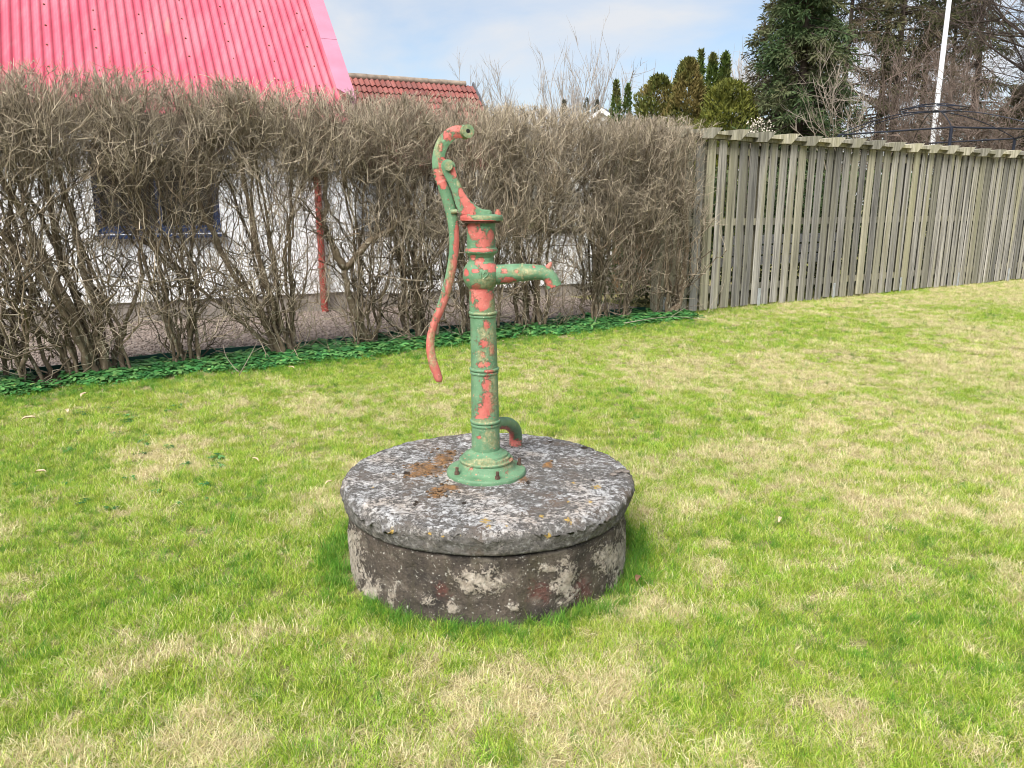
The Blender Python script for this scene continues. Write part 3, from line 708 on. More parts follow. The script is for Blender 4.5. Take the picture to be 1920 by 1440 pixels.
well = thing('well', (WELL[0], WELL[1], 0), 'round concrete well with lichen blotched lid standing in the lawn', 'well')
lid = mk('lid', V, F, MAT['lid'], well, True, {'yellow': yel, 'moss': moss, 'pit': np.where(top, pit, -1), 'top': np.clip((V[:, 2]-(LID_Z-0.03))/0.03, 0, 1)})
prof = [(RR-0.07, 0.262)]+[(RR-0.01, 0.262)]+[(RR, z) for z in np.linspace(0.255, -0.06, 40)]
V, F = polar(prof, 320, WELL); ppx = proj(V)
n1 = np.array([fbm(x*4, y*4, z*4+7) for x, y, z in V]); n2 = np.array([fbm(x*22+3, y*22, z*22, 5) for x, y, z in V])
rad = V[:, :2]-WELL; rad /= np.linalg.norm(rad, axis=1)[:, None]
pla = field(ppx, [(1062, 1092, 30, 52), (1033, 1066, 32, 10), (1140, 1047, 34, 34), (1166, 1063, 22, 90), (963, 1138, 14, 9), (664, 1080, 24, 90), (697, 1113, 20, 34), (900, 1090, 60, 30), (660, 1005, 22, 16), (847, 1142, 18, 12), (800, 1127, 16, 10), (925, 1085, 5, 5), (1013, 1100, 4, 4), (735, 1120, 10, 20), (1150, 1110, 20, 24), (740, 1105, 4, 14)])
rus = field(ppx, [(1085, 1105, 28, 36), (1010, 1110, 30, 26), (830, 1105, 20, 22)])
V[:, :2] += rad*(0.010*n1+0.004*n2+0.006*np.clip(pla*3+n2, 0, 1))[:, None]
rg = mk('ring', V, F, MAT['ring'], well, True, {'plaster': pla, 'rust': rus})

# ------------------------------------------------------------------ the hand pump
YP = WELL[1]+0.005
def pp(px, py, dy=0.0): return at_depth(px, py, YP+dy)
base = pp(912, 876); base[2] = LID_Z
pump = thing('hand_pump', base, 'old cast iron hand water pump with flaking green and red paint on the well lid', 'water pump')
BODY_RED = [(886, 425, 12, 10), (898, 440, 17, 10), (920, 441, 7, 11), (908, 456, 15, 10), (900, 469, 26, 4), (886, 483, 5, 5), (899, 491, 8, 7), (892, 508, 8, 4), (915, 500, 19, 6), (922, 506, 10, 5), (874, 511, 5, 7), (877, 525, 3, 3), (893, 539, 10, 6), (898, 545, 17, 5), (892, 552, 9, 8), (907, 556, 18, 13), (905, 572, 15, 11), (912, 610, 6, 9), (908, 644, 9, 8), (922, 656, 5, 10), (906, 665, 5, 6), (902, 684, 7, 6), (913, 683, 7, 6), (913, 722, 8, 17), (914, 750, 11, 20), (908, 770, 15, 13), (904, 781, 14, 5), (918, 697, 9, 4), (899, 821, 4, 3), (880, 430, 3, 12), (887, 560, 4, 10)]
def wear(V, spots, back=-0.35, yr=None):
    px = proj(V); f = field(px, spots)
    rear = V[:, 1] > (YP+0.012 if yr is None else yr)
    nb = np.array([fbm(x*14, y*14, z*9, 3) for x, y, z in V])
    return np.where(rear, np.clip(back+nb, -1, 1), np.maximum(f, np.clip(-0.62+0.4*nb, -1, 0)))
def film(V, spots): return np.maximum(field(proj(V), spots), -0.30)
DIRT = [(915, 530, 22, 20), (906, 530, 28, 16), (925, 570, 10, 30), (922, 640, 12, 60), (908, 625, 16, 20), (905, 670, 18, 25), (926, 730, 12, 60), (918, 825, 22, 24), (905, 588, 30, 8), (910, 790, 28, 8), (985, 510, 55, 10), (905, 868, 50, 12), (950, 865, 20, 20), (822, 285, 10, 50), (905, 407, 40, 5), (843, 305, 12, 8), (862, 345, 10, 14), (875, 247, 12, 12), (812, 660, 10, 50), (845, 520, 10, 60)]
def lathe(name, rows, mat, parent, seg=96, step=1.6, spots=BODY_RED, sharp=35):
    rows = np.array(rows, float); out = [rows[0]]
    for a, b in zip(rows[:-1], rows[1:]):
        m = max(1, int(math.ceil(np.hypot(b[1]-a[1], b[2]-a[2])/step)))
        for k in range(1, m+1): out.append(a+(b-a)*k/m)
    V = []
    ang = np.arange(seg)*2*math.pi/seg
    for cx, cy, r in out:
        c = pp(cx, cy); rm = r*zcam(c)/FPX
        V.append(np.stack([c[0]+rm*np.cos(ang), c[1]+rm*np.sin(ang), np.full(seg, c[2])], -1))
    m = len(V); V = np.concatenate(V)
    idx = np.arange(m*seg).reshape(m, seg); i0 = idx[:-1]; i1 = idx[1:]
    F = np.stack([i0, i1, np.roll(i1, -1, 1), np.roll(i0, -1, 1)], -1).reshape(-1, 4)
    return mk(name, V, F, mat, parent, sharp, {'red': wear(V, spots), 'dirt': film(V, DIRT)})
def bead(cx0, y0, y1, r0, r1):
    """a rounded collar between y0 and y1"""
    ym = (y0+y1)/2; h = (y1-y0)/2
    return [(cx0, ym-h*math.cos(t), r0+(r1-r0)*math.sin(t)**0.7) for t in np.linspace(0, math.pi, 9)]
lathe('upper_cylinder', [(902, 414, 2), (902, 414.5, 27), (902, 464, 26.5)]+bead(902, 464, 475, 27, 31)+[(902, 479, 25), (902, 482, 23)], MAT['paint'], pump)
ballr = [(902.3, 515-34*math.cos(t), max(23.2, 34.6*math.sin(t))) for t in np.linspace(0.35, math.pi-0.35, 40)]
lathe('valve_chamber', [(902, 481, 23), (902.2, 483, 23)]+[b for b in ballr if 485 < b[1] < 545]+[(903, 547, 23.5), (903, 549, 23.5)], MAT['paint'], pump, sharp=60)
rows = [(903, 548, 23.5), (904.5, 583, 24)]+bead(905.5, 583, 589, 24, 27)+bead(905.5, 589.5, 594, 24.2, 25.6)+[(905.6, 595, 24), (908, 687, 25)]+bead(908, 688, 694, 25, 28)+bead(908, 695, 700, 25.2, 26.8)+[(908.2, 701, 25), (910, 784, 26)]+bead(910.2, 785, 791, 26, 28.8)+bead(910.2, 792, 797, 26.2, 27.6)+[(910.4, 798, 26), (911, 862, 27)]
lathe('column', rows, MAT['paint'], pump)
# base: stepped bell on a flat bolted flange, in metres
def ring_rows(rows, name, spots):
    V = []; seg = 110; ang = np.arange(seg)*2*math.pi/seg; out = [rows[0]]
    for a, b in zip(rows[:-1], rows[1:]):
        m = max(1, int(math.hypot(b[0]-a[0], b[1]-a[1])/0.004))
        for k in range(1, m+1): out.append((a[0]+(b[0]-a[0])*k/m, a[1]+(b[1]-a[1])*k/m))
    for r, z in out: V.append(np.stack([base[0]+r*np.cos(ang), base[1]+r*np.sin(ang), np.full(seg, LID_Z+z)], -1))
    m = len(V); V = np.concatenate(V); idx = np.arange(m*seg).reshape(m, seg); i0 = idx[:-1]; i1 = idx[1:]
    F = np.stack([i0, np.roll(i0, -1, 1), np.roll(i1, -1, 1), i1], -1).reshape(-1, 4)
    return mk(name, V, F, MAT['paint'], pump, 38, {'red': wear(V, spots, -0.6), 'dirt': film(V, DIRT)})
bf = ring_rows([(0.164, -0.01), (0.164, 0.010), (0.160, 0.017), (0.150, 0.019), (0.128, 0.021), (0.119, 0.026), (0.113, 0.040), (0.108, 0.052), (0.111, 0.056), (0.111, 0.062), (0.106, 0.066), (0.101, 0.066), (0.100, 0.071), (0.098, 0.076), (0.090, 0.078), (0.088, 0.086), (0.078, 0.090), (0.072, 0.092), (0.064, 0.100), (0.058, 0.104), (0.04, 0.104)], 'base_flange', [(884, 878, 3, 2), (958, 862, 4, 4)])
for (bx, by) in ((857, 890), (930, 896), (976, 872), (862, 858)):
    q = on_ground(bx, by, LID_Z+0.018)
    v_ = np.array([q[0]-base[0], q[1]-base[1]]); v_ *= 0.141/np.linalg.norm(v_); q = np.array([base[0]+v_[0], base[1]+v_[1], LID_Z+0.018])
    b = MB(); b.cyl(q, q+np.array([0, 0, 0.012]), 0.011, 6); b.cyl(q+np.array([0, 0, 0.012]), q+np.array([0.001, 0, 0.031]), 0.0065, 10)
    b.build('anchor_bolt', MAT['rust'], bf, 40)
def sweep(name, path, spots, sides=24, n=60, mat=None, parent=pump, sharp=50, yr=None):
    """path rows (px, py, dy, r_px) -> tube with photo-measured radii"""
    q = resample(path, n); P = np.array([pp(a, b, c) for a, b, c, _ in q]); rr = np.array([r*zcam(p)/FPX for p, (_, _, _, r) in zip(P, q)])
    V, F = tubes(P[None], rr[None], sides, caps=True)
    V = np.asarray(V); return mk(name, V, F, mat or MAT['paint'], parent, sharp, {'red': wear(V, spots, -0.35, yr), 'dirt': film(V, DIRT)}), P, rr
SP_RED = [(945, 508, 7, 4), (968, 509, 5, 4), (952, 525, 14, 6), (1027, 529, 8, 6), (1032, 537, 9, 4), (1028, 498, 5, 6), (1000, 500, 3, 2)]
spt, P, rr = sweep('spout', [(922, 515, 0, 19), (940, 514.5, -.004, 18.4), (962, 512, -.010, 17.2), (982, 510.8, -.016, 16.2), (1003, 510.3, -.022, 14.4), (1017, 511.5, -.026, 13.6), (1027, 516, -.029, 13.4), (1034, 524, -.031, 13.2), (1037, 532, -.032, 13)], SP_RED)
c0, c1 = P[-1], P[-1]+(P[-1]-P[-2])/np.linalg.norm(P[-1]-P[-2])*0.012
axs = (c1-c0)/np.linalg.norm(c1-c0)
b = MB(); b.cyl(c0-axs*0.004, c1, rr[-1]*1.13, 28); V = np.array(b.V)
mk('spout_lip', V, b.F, MAT['paint'], spt, 40, {'red': wear(V, SP_RED), 'dirt': film(V, DIRT)})
MB().cyl(c1-axs*0.001, c1+axs*0.0015, rr[-1]*0.86, 24).build('spout_bore_shade', MAT['hole_shade'], spt)  # solid near-black disc, painted shade of the spout's mouth
b = MB(); a0 = pp(1027, 503, -.028); b.tube([a0, pp(1030, 498, -.028), pp(1034, 492, -.028)], [0.013, 0.010, 0.004], 10); V = np.array(b.V)
mk('bucket_hook', V, b.F, MAT['paint'], spt, 60, {'red': np.full(len(V), 0.5), 'dirt': np.full(len(V), 0.0)})
CL = [(979, 511, 0, 0)]
b = MB(); i = int(len(P)*0.36); b.cyl(P[i], P[i]+(P[i+1]-P[i])/np.linalg.norm(P[i+1]-P[i])*0.008, rr[i]*1.05, 28); V = np.array(b.V)
mk('spout_seam', V, b.F, MAT['paint'], spt, 40, {'red': np.full(len(V), -0.8), 'dirt': np.full(len(V), 0.5)})
EL_RED = [(948, 806, 9, 6), (957, 820, 7, 13), (966, 831, 14, 7), (942, 805, 6, 6)]
e_end = on_ground(967, 834, LID_Z)
dyE = e_end[1]-YP
sweep('drain_elbow', [(925, 795, 0.01, 11.5), (940, 793.5, dyE*0.30, 11.8), (950, 793.6, dyE*0.55, 12), (959, 798, dyE*0.78, 12.2), (965, 806, dyE*0.92, 12.2), (967, 818, dyE, 12), (967, 837, dyE, 12)], EL_RED, n=40, yr=YP+dyE+0.01)
# cap plate
cap_rows = [(902, 416.5, 3), (902, 416.3, 30), (902, 414.8, 34)]
lathe('cap_plate', [(902, 414.5, 3), (902.5, 414.4, 37), (902.5, 413, 40), (902.5, 407, 40.5), (902.5, 404.5, 39.5), (902.5, 403, 36), (902.5, 401.5, 30), (902.5, 400, 3)], MAT['paint'], pump, spots=[(870, 410, 14, 7), (902, 414, 34, 2.0), (868, 405, 8, 6)])
lathe('cap_gasket', [(902.3, 418, 3), (902.3, 418, 35), (902.3, 414.8, 36), (902.3, 414.8, 3)], MAT['rust'], pump, spots=[])
for (bx, by, dy) in ((887, 399.5, -0.055), (933.5, 398, -0.012), (888, 399, 0.055)):
    q = pp(bx, by, dy); q[2] = pp(902, 401.5)[2]-0.003
    b = MB(); b.cyl(q, q+np.array([0, 0, 0.013]), 0.012, 6); b.cyl(q+np.array([0, 0, 0.013]), q+np.array([0, 0, 0.021]), 0.0065, 8); V = np.array(b.V)
    mk('cap_bolt', V, b.F, MAT['paint'], pump, 40, {'red': np.full(len(V), 0.6), 'dirt': np.full(len(V), 0.1)})
# fulcrum bracket: two cheeks joined by a solid foot
lug = (840.5, 312.0, 12.6)
left = [(829.5, 318), (833.5, 329), (840, 341), (846, 353), (850, 364), (855, 383), (861, 397), (863.5, 404)]
right = [(922.5, 404), (921.5, 396.5), (918, 393.5), (910, 393), (902, 391.5), (892, 385.5), (884, 378.5), (876.5, 370.5), (870.5, 361), (865.5, 350), (861, 340), (857.5, 330), (854, 317)]
arc = [(lug[0]+lug[2]*math.cos(t), lug[1]-lug[2]*math.sin(t)) for t in np.linspace(-0.1, math.pi+0.3, 14)]
outl = left+right+arc
def dense(poly, st=2.5):
    o = []
    for i, p in enumerate(poly):
        q = poly[(i+1) % len(poly)]; m = max(1, int(math.hypot(q[0]-p[0], q[1]-p[1])/st))
        for k in range(m): o.append((p[0]+(q[0]-p[0])*k/m, p[1]+(q[1]-p[1])*k/m))
    return o
def plate(name, poly, y0, y1, spots, parent=pump, bev=0.004, sub=1.7):
    """a cast plate: outline in photo pixels, thickness along Y, filled with a fine grid, rounded edge"""
    poly = dense(poly); W = [pp(a, b_) for a, b_ in poly]
    bm = bmesh.new()
    vs_ = [bm.verts.new((w[0], YP+y0, w[2])) for w in W]
    f = bm.faces.new(vs_)
    ex = bmesh.ops.extrude_face_region(bm, geom=[f]); nv = [v for v in ex['geom'] if isinstance(v, bmesh.types.BMVert)]
    for v in nv: v.co.y = YP+y1
    bmesh.ops.recalc_face_normals(bm, faces=bm.faces)
    big = [fc for fc in bm.faces if len(fc.verts) > 8]
    edges = set(e for fc in big for e in fc.edges)
    bmesh.ops.bevel(bm, geom=list(edges), offset=bev, segments=3, affect='EDGES')
    bmesh.ops.triangulate(bm, faces=[fc for fc in bm.faces if len(fc.verts) > 4])
    for _ in range(4):
        le = [e for e in bm.edges if e.calc_length() > 0.012]
        if not le: break
        bmesh.ops.subdivide_edges(bm, edges=le, cuts=1); bmesh.ops.triangulate(bm, faces=[fc for fc in bm.faces if len(fc.verts) > 4])
    bm.verts.index_update()
    V = np.array([v.co for v in bm.verts]); F = [tuple(v.index for v in fc.verts) for fc in bm.faces]; bm.free()
    return mk(name, V, F, MAT['paint'], parent, 40, {'red': wear(V, spots), 'dirt': film(V, DIRT)})
BR_RED = [(866, 362, 7, 10), (872, 376, 9, 12), (878, 392, 10, 12), (872, 402, 14, 7), (850, 321, 5, 8), (854, 328, 4, 6), (886, 392, 6, 6)]
br = plate('fulcrum_bracket', outl, -0.032, -0.013, BR_RED)
plate('fulcrum_bracket', outl, 0.013, 0.032, BR_RED)
foot = [p for p in left if p[1] > 350]+[p for p in right if p[1] > 350]+[(866, 352), (852, 358)]
plate('bracket_web', [p for p in left if p[1] > 360]+[p for p in right if p[1] > 360], -0.0125, 0.0125, BR_RED, br, 0.001)
q0, q1 = pp(841, 312, -0.040), pp(841, 312, 0.040)
b = MB(); b.cyl(q0, q1, 0.011, 14); b.cyl(q0-np.array([0, 0.004, 0]), q0+np.array([0, 0.006, 0]), 0.0155, 14); V = np.array(b.V)
mk('pivot_pin', V, b.F, MAT['paint'], pump, 40, {'red': np.full(len(V), -0.5), 'dirt': np.full(len(V), 0.9)})
# lever: ridged bar, hook at the top, long curved grip
HP = [(871, 246.5, 12), (855, 247.5, 11.5), (841, 255.5, 12), (831, 267.5, 11.8), (825.5, 280, 11.6), (823, 290, 11.5), (822, 300, 11.6), (821.8, 311, 11.2), (823.2, 324, 10.6), (827.2, 338, 10), (831, 349, 10), (837, 367, 10.3), (842, 384, 10.4), (846.7, 402, 10.2), (849.5, 418, 9.8), (851, 434, 9.5), (852, 456, 9.3), (850, 481, 8.8), (844.7, 513, 8.8), (837, 545, 8.6), (829, 570, 8.2), (820, 592, 7.8), (812, 613, 7.5), (807.6, 634, 7.5), (807.2, 656, 7.9), (812, 680, 8.3), (818, 697, 8.2), (822.5, 710, 7.2), (824.5, 715, 4.5), (825, 717, 1.0)]
H_RED = [(857, 440, 6, 22), (856, 465, 6, 22), (853, 495, 7, 22), (848, 520, 7, 22), (841, 545, 7, 22), (834, 567, 8, 18), (826, 588, 9, 16), (815, 610, 10, 20), (808, 636, 13, 25), (808, 662, 15, 25), (818, 692, 15, 24), (822, 712, 12, 12), (824, 332, 7, 14), (832, 346, 6, 10), (852, 241, 20, 8), (838, 254, 9, 8), (862, 256, 14, 6), (829, 301, 7, 6), (826, 276, 4, 8), (842, 260, 8, 4), (838, 330, 8, 10), (820, 322, 8, 6)]
q = resample(np.array(HP), 150)
P = np.array([pp(a, b_, 0.0) for a, b_, _ in q]); rr = np.array([r*zcam(p)/FPX for p, (_, _, r) in zip(P, q)])
T = np.gradient(P, axis=0); T /= np.linalg.norm(T, axis=1)[:, None]
Yv = np.array([0, 1.0, 0]); S = np.cross(T, Yv); S /= np.linalg.norm(S, axis=1)[:, None]     # in-plane sideways, + = right when heading down
# flattened section with a ridge on the near and far face
sec = []
ctrl = [(1.0, -0.25), (0.62, -0.62), (0.12, -0.86), (-0.10, -0.86), (-0.62, -0.62), (-1.0, -0.25), (-1.0, 0.25), (-0.62, 0.62), (-0.1, 0.86), (0.12, 0.86), (0.62, 0.62), (1.0, 0.25)]
for i, a_ in enumerate(ctrl):
    b_ = ctrl[(i+1) % len(ctrl)]
    for k in range(3): sec.append((a_[0]+(b_[0]-a_[0])*k/3, a_[1]+(b_[1]-a_[1])*k/3))
sec = np.array(sec); ns = len(sec)
depth = np.where(q[:, 1] < 340, 0.0115/np.maximum(rr, 0.004), 0.95)*1.0
depth = np.clip(depth, 0.4, 0.95)
sgn = -1.0
V = P[:, None, :]+rr[:, None, None]*(sgn*sec[None, :, 0, None]*S[:, None, :]+(sec[None, :, 1]*depth[:, None])[:, :, None]*Yv)
V = V.reshape(-1, 3); K = len(P); idx = np.arange(K*ns).reshape(K, ns); i0 = idx[:-1]; i1 = idx[1:]
F = np.stack([i0, np.roll(i0, -1, 1), np.roll(i1, -1, 1), i1], -1).reshape(-1, 4).tolist()+[idx[0].tolist(), idx[-1][::-1].tolist()]
hd = mk('lever_handle', V, F, MAT['paint'], pump, 55, {'red': wear(V, H_RED), 'dirt': film(V, DIRT)})
bmh = bmesh.new(); bmh.from_mesh(hd.data); bmesh.ops.recalc_face_normals(bmh, faces=bmh.faces); bmh.to_mesh(hd.data); bmh.free()
# eye at the hook's end, with a near-black disc painted for its bore's shade, and the lug that takes the pivot
ec = pp(874, 247.3); ax = np.array([0.36, -0.93, 0.05]); ax /= np.linalg.norm(ax)
b = MB(); b.cyl(ec-ax*0.020, ec+ax*0.024, 0.0245, 32); V = np.array(b.V)
eye = mk('lever_eye', V, b.F, MAT['paint'], hd, 40, {'red': np.full(len(V), -0.7), 'dirt': np.full(len(V), 0.55)})
bo = MB(); bo.cyl(ec+ax*0.0238, ec+ax*0.0248, 0.0078, 20); bo.build('eye_bore_shade', MAT['hole_shade'], hd)
b = MB(); b.prism([(pp(x, y)[0], YP-0.010, pp(x, y)[2]) for x, y in ((822, 296), (842, 300), (850, 308), (850, 318), (842, 326), (824, 330))], (0, 0.020, 0)); V = np.array(b.V)
mk('lever_lug', V, b.F, MAT['paint'], hd, 40, {'red': np.full(len(V), 0.2), 'dirt': np.full(len(V), 0.3)})
b = MB(); b.cyl(pp(845, 397.5, -0.016), pp(857, 396, -0.014), 0.0085, 10); V = np.array(b.V)
mk('stop_pin', V, b.F, MAT['paint'], hd, 40, {'red': np.full(len(V), -0.8), 'dirt': np.full(len(V), 0.4)})
MB().cyl(pp(868, 424.5, -0.01), pp(880, 418.5, -0.02), 0.006, 8).build('cotter_pin', MAT['rust'], pump)
# cast rosette and the numerals 12 standing proud on the chamber
b = MB()
def chamber_pt(px, py, lift=0.0):
    c = pp(902.5, 515); rad = (34.6*zcam(c)/FPX); r = ray(px, py); r /= np.linalg.norm(r); o = np.array([0, 0, HCAM])-c
    bq = r@o; cq = o@o-(rad+lift)**2; D = bq*bq-cq; t = -bq-math.sqrt(max(D, 0)); return np.array([0, 0, HCAM])+r*t
def stroke(pts, w=0.0024):
    b.tube(np.array([chamber_pt(x, y, 0.0006) for x, y in resample(pts, 14)]), w, 6)
stroke([(898.5, 514), (901.5, 511), (901.5, 516), (901.3, 522)])
stroke([(906.5, 514), (908, 511), (912, 510.5), (914.5, 513.5), (913, 517), (909, 520), (906.5, 523.5)])
stroke([(906.5, 523.5), (910, 523.5), (915, 523.5)])
V = np.array(b.V); mk('cast_numerals', V, b.F, MAT['paint'], pump, 60, {'red': np.full(len(V), -0.6), 'dirt': np.full(len(V), 0.35)})
#PART2
# ------------------------------------------------------------------ instanced ground cover (one object per kind, geometry nodes)
def scatter(name, pts, rot, scl, idx, protos, kind='stuff'):
    coll = bpy.data.collections.new(name+'_pieces')
    for i, me in enumerate(protos):
        coll.objects.link(bpy.data.objects.new('piece_%03d' % i, me))
    me = bpy.data.meshes.new(name); me.vertices.add(len(pts)); me.vertices.foreach_set('co', np.asarray(pts, np.float32).ravel())
    a = me.attributes.new('rot', 'FLOAT_VECTOR', 'POINT'); a.data.foreach_set('vector', np.asarray(rot, np.float32).ravel())
    a = me.attributes.new('scl', 'FLOAT', 'POINT'); a.data.foreach_set('value', np.asarray(scl, np.float32))
    a = me.attributes.new('idx', 'INT', 'POINT'); a.data.foreach_set('value', np.asarray(idx, np.int32))
    o = bpy.data.objects.new(name, me); COL.objects.link(o); o['kind'] = kind
    ng = bpy.data.node_groups.new(name+'_scatter', 'GeometryNodeTree')
    ng.interface.new_socket('Geometry', in_out='INPUT', socket_type='NodeSocketGeometry'); ng.interface.new_socket('Geometry', in_out='OUTPUT', socket_type='NodeSocketGeometry')
    gi = ng.nodes.new('NodeGroupInput'); go = ng.nodes.new('NodeGroupOutput')
    ip = ng.nodes.new('GeometryNodeInstanceOnPoints'); ci = ng.nodes.new('GeometryNodeCollectionInfo')
    ci.inputs['Collection'].default_value = coll; ci.inputs['Separate Children'].default_value = True; ci.inputs['Reset Children'].default_value = True
    def na(nm, dt):
        x = ng.nodes.new('GeometryNodeInputNamedAttribute'); x.data_type = dt; x.inputs['Name'].default_value = nm; return x.outputs['Attribute']
    e2r = ng.nodes.new('FunctionNodeEulerToRotation')
    L = ng.links
    L.new(gi.outputs[0], ip.inputs['Points']); L.new(ci.outputs[0], ip.inputs['Instance']); ip.inputs['Pick Instance'].default_value = True
    L.new(na('idx', 'INT'), ip.inputs['Instance Index']); L.new(na('rot', 'FLOAT_VECTOR'), e2r.inputs[0]); L.new(e2r.outputs[0], ip.inputs['Rotation']); L.new(na('scl', 'FLOAT'), ip.inputs['Scale'])
    L.new(ip.outputs[0], go.inputs[0])
    md = o.modifiers.new('scatter', 'NODES'); md.node_group = ng
    return o
def mesh_v(name, V, F, v, mat):
    me = raw_mesh(name, V, F); a = me.attributes.new('v', 'FLOAT', 'POINT'); a.data.foreach_set('value', np.asarray(v, np.float32)); me.materials.append(mat); return me
def tuft(nb, rad, hmin, hmax, bend, width, lean, mat, K=4):
    """a tuft of nb tapering bent blades"""
    r = rad*np.sqrt(rng.random(nb)); a = rng.random(nb)*2*math.pi
    root = np.stack([r*np.cos(a), r*np.sin(a), np.zeros(nb)], -1)
    h = rng.uniform(hmin, hmax, nb); d = rng.random(nb)*2*math.pi
    l0 = rng.uniform(0, lean, nb); bd = rng.uniform(0.2, 1.0, nb)*bend
    t = np.linspace(0, 1, K)
    th = l0[:, None]+bd[:, None]*t[None, :]
    seg = h[:, None]/(K-1)
    rr_ = np.concatenate([np.zeros((nb, 1)), np.cumsum(np.sin(th[:, 1:])*seg, 1)], 1); zz = np.concatenate([np.zeros((nb, 1)), np.cumsum(np.cos(th[:, 1:])*seg, 1)], 1)
    d2 = d[:, None]+rng.normal(0, 0.25, nb)[:, None]*t*2
    C = np.stack([root[:, None, 0]+rr_*np.cos(d2), root[:, None, 1]+rr_*np.sin(d2), np.maximum(zz, 0.002)], -1)
    w = width*rng.uniform(0.7, 1.25, nb)[:, None]*np.array([1.0, 0.95, 0.7, 0.12])[None, :K]/2
    tw = d+math.pi/2+rng.normal(0, 0.5, nb)
    sd = np.stack([np.cos(tw), np.sin(tw), np.zeros(nb)], -1)
    Lf = C-sd[:, None, :]*w[:, :, None]; Rt = C+sd[:, None, :]*w[:, :, None]
    V = np.stack([Lf, Rt], 2).reshape(-1, 3)
    i = np.arange(nb*K).reshape(nb, K)*2
    F = np.stack([i[:, :-1], i[:, :-1]+1, i[:, 1:]+1, i[:, 1:]], -1).reshape(-1, 4)
    v = np.repeat(rng.random(nb), K*2)
    return mesh_v('grass_tuft', V, F, v, mat)
GREEN = m_grass('green_grass', ((0.0, (0.105, 0.225, 0.014)), (0.45, (0.28, 0.44, 0.032)), (0.80, (0.46, 0.56, 0.075)), (1.0, (0.68, 0.62, 0.29))))
LUSH = m_grass('lush_grass', ((0.0, (0.05, 0.17, 0.014)), (0.6, (0.105, 0.27, 0.024)), (1.0, (0.21, 0.37, 0.05))))
STRAW = m_grass('dry_grass', ((0.0, (0.34, 0.28, 0.12)), (0.40, (0.60, 0.515, 0.27)), (0.70, (0.76, 0.68, 0.44)), (1.0, (0.30, 0.40, 0.055))), 0.25)
protos = [tuft(58, 0.045, 0.016, 0.046, 1.3, 0.0019, 0.65, GREEN) for _ in range(8)]
protos += [tuft(60, 0.050, 0.016, 0.048, 1.9, 0.0017, 1.05, STRAW) for _ in range(8)]
protos += [tuft(34, 0.038, 0.03, 0.110, 1.3, 0.0024, 0.5, LUSH) for _ in range(6)]
protos += [tuft(56, 0.055, 0.03, 0.068, 2.5, 0.0016, 1.1, STRAW) for _ in range(4)]
def lawn_points():
    out = []
    for (y0, y1, dens) in ((1.3, 2.6, 1900), (2.6, 4.2, 1450), (4.2, 7.0, 950), (7.0, 16.5, 520)):
        xm = y1*0.78+1.5; nn = int(2*xm*(y1-y0)*dens)
        X = rng.uniform(-xm, xm, nn); Y = rng.uniform(y0, y1, nn)
        k = np.abs(X) < 0.78*Y+1.5; out.append(np.stack([X[k], Y[k]], -1))
    P = np.concatenate(out); s, w = hedge_sw(P[:, 0], P[:, 1])
    lim = np.where(s < FENCE_S-0.2, 0.16+0.25*rng.random(len(s)), -0.10)
    d = np.hypot(P[:, 0]-WELL[0], P[:, 1]-WELL[1])
    return P[(w > lim) & (d > RR+0.018)]
P = lawn_points(); s, w = hedge_sw(P[:, 0], P[:, 1]); d = np.hypot(P[:, 0]-WELL[0], P[:, 1]-WELL[1])
big = fbm2(P[:, 0]*0.75+4, P[:, 1]*0.75+9, 11, 4); med = fbm2(P[:, 0]*3.4, P[:, 1]*3.4, 23, 3); sm = fbm2(P[:, 0]*11, P[:, 1]*11, 31, 2)
dry = 0.345+1.5*(big-0.5)+1.4*(med-0.5)+1.2*(sm-0.5)+0.045*P[:, 0]
dry -= 0.75*np.clip((1.15-w)/0.6, 0, 1)*(s < FENCE_S)+0.25*np.clip((0.5-w)/0.5, 0, 1)*(s >= FENCE_S)
dry -= 0.9*np.clip((0.72-d)/0.1, 0, 1)
for (px, py, r, a) in ((1190, 1150, 0.16, 0.9), (1560, 1350, 0.20, 0.7), (1160, 640, 0.7, 0.3), (330, 850, 0.35, 0.4), (1330, 700, 0.9, 0.35), (1560, 800, 0.6, 0.25), (1760, 690, 1.0, 0.2), (700, 760, 0.5, 0.25), (380, 960, 0.4, -0.4), (120, 1010, 0.35, -0.3), (560, 1060, 0.3, -0.4), (1360, 1120, 0.25, -0.25), (60, 880, 0.35, -0.3), (930, 1250, 0.25, 0.3), (1380, 770, 0.5, -0.25)):
    q = on_ground(px, py); dry += a*np.exp(-((P[:, 0]-q[0])**2+(P[:, 1]-q[1])**2)/r**2)
dry += 0.25*(rng.random(len(P))-0.5)
isdry = rng.random(len(P)) < np.clip(0.05+0.90*(dry-0.08)/0.75, 0.06, 0.86)
lush = (rng.random(len(P)) < np.clip(1.0-(d-RR)/((0.075+0.06*np.clip((P[:, 0]-WELL[0])/RR, 0, 1))*(0.4+1.2*med)), 0, 1)) | ((s < FENCE_S) & (rng.random(len(P)) < 0.75*np.clip((0.95-w)/0.55, 0, 1))) | (rng.random(len(P)) < 0.05) | ((dry < -0.05) & (rng.random(len(P)) < 0.3))
curl = isdry & (rng.random(len(P)) < 0.16)
idx = np.where(isdry, 8+rng.integers(0, 8, len(P)), rng.integers(0, 8, len(P)))
idx = np.where(curl, 22+rng.integers(0, 4, len(P)), idx); idx = np.where(lush & ~(isdry & (d > RR+0.15)), 16+rng.integers(0, 6, len(P)), idx)
scl = rng.uniform(0.70, 1.20, len(P))*(0.74+0.5*(med-0.2))
scl = np.where(idx >= 16, scl*np.where(idx < 22, np.where(d < RR+0.16, np.where(P[:, 1] < WELL[1]-0.3, 0.72, 0.95), 0.60), 1.0), scl)
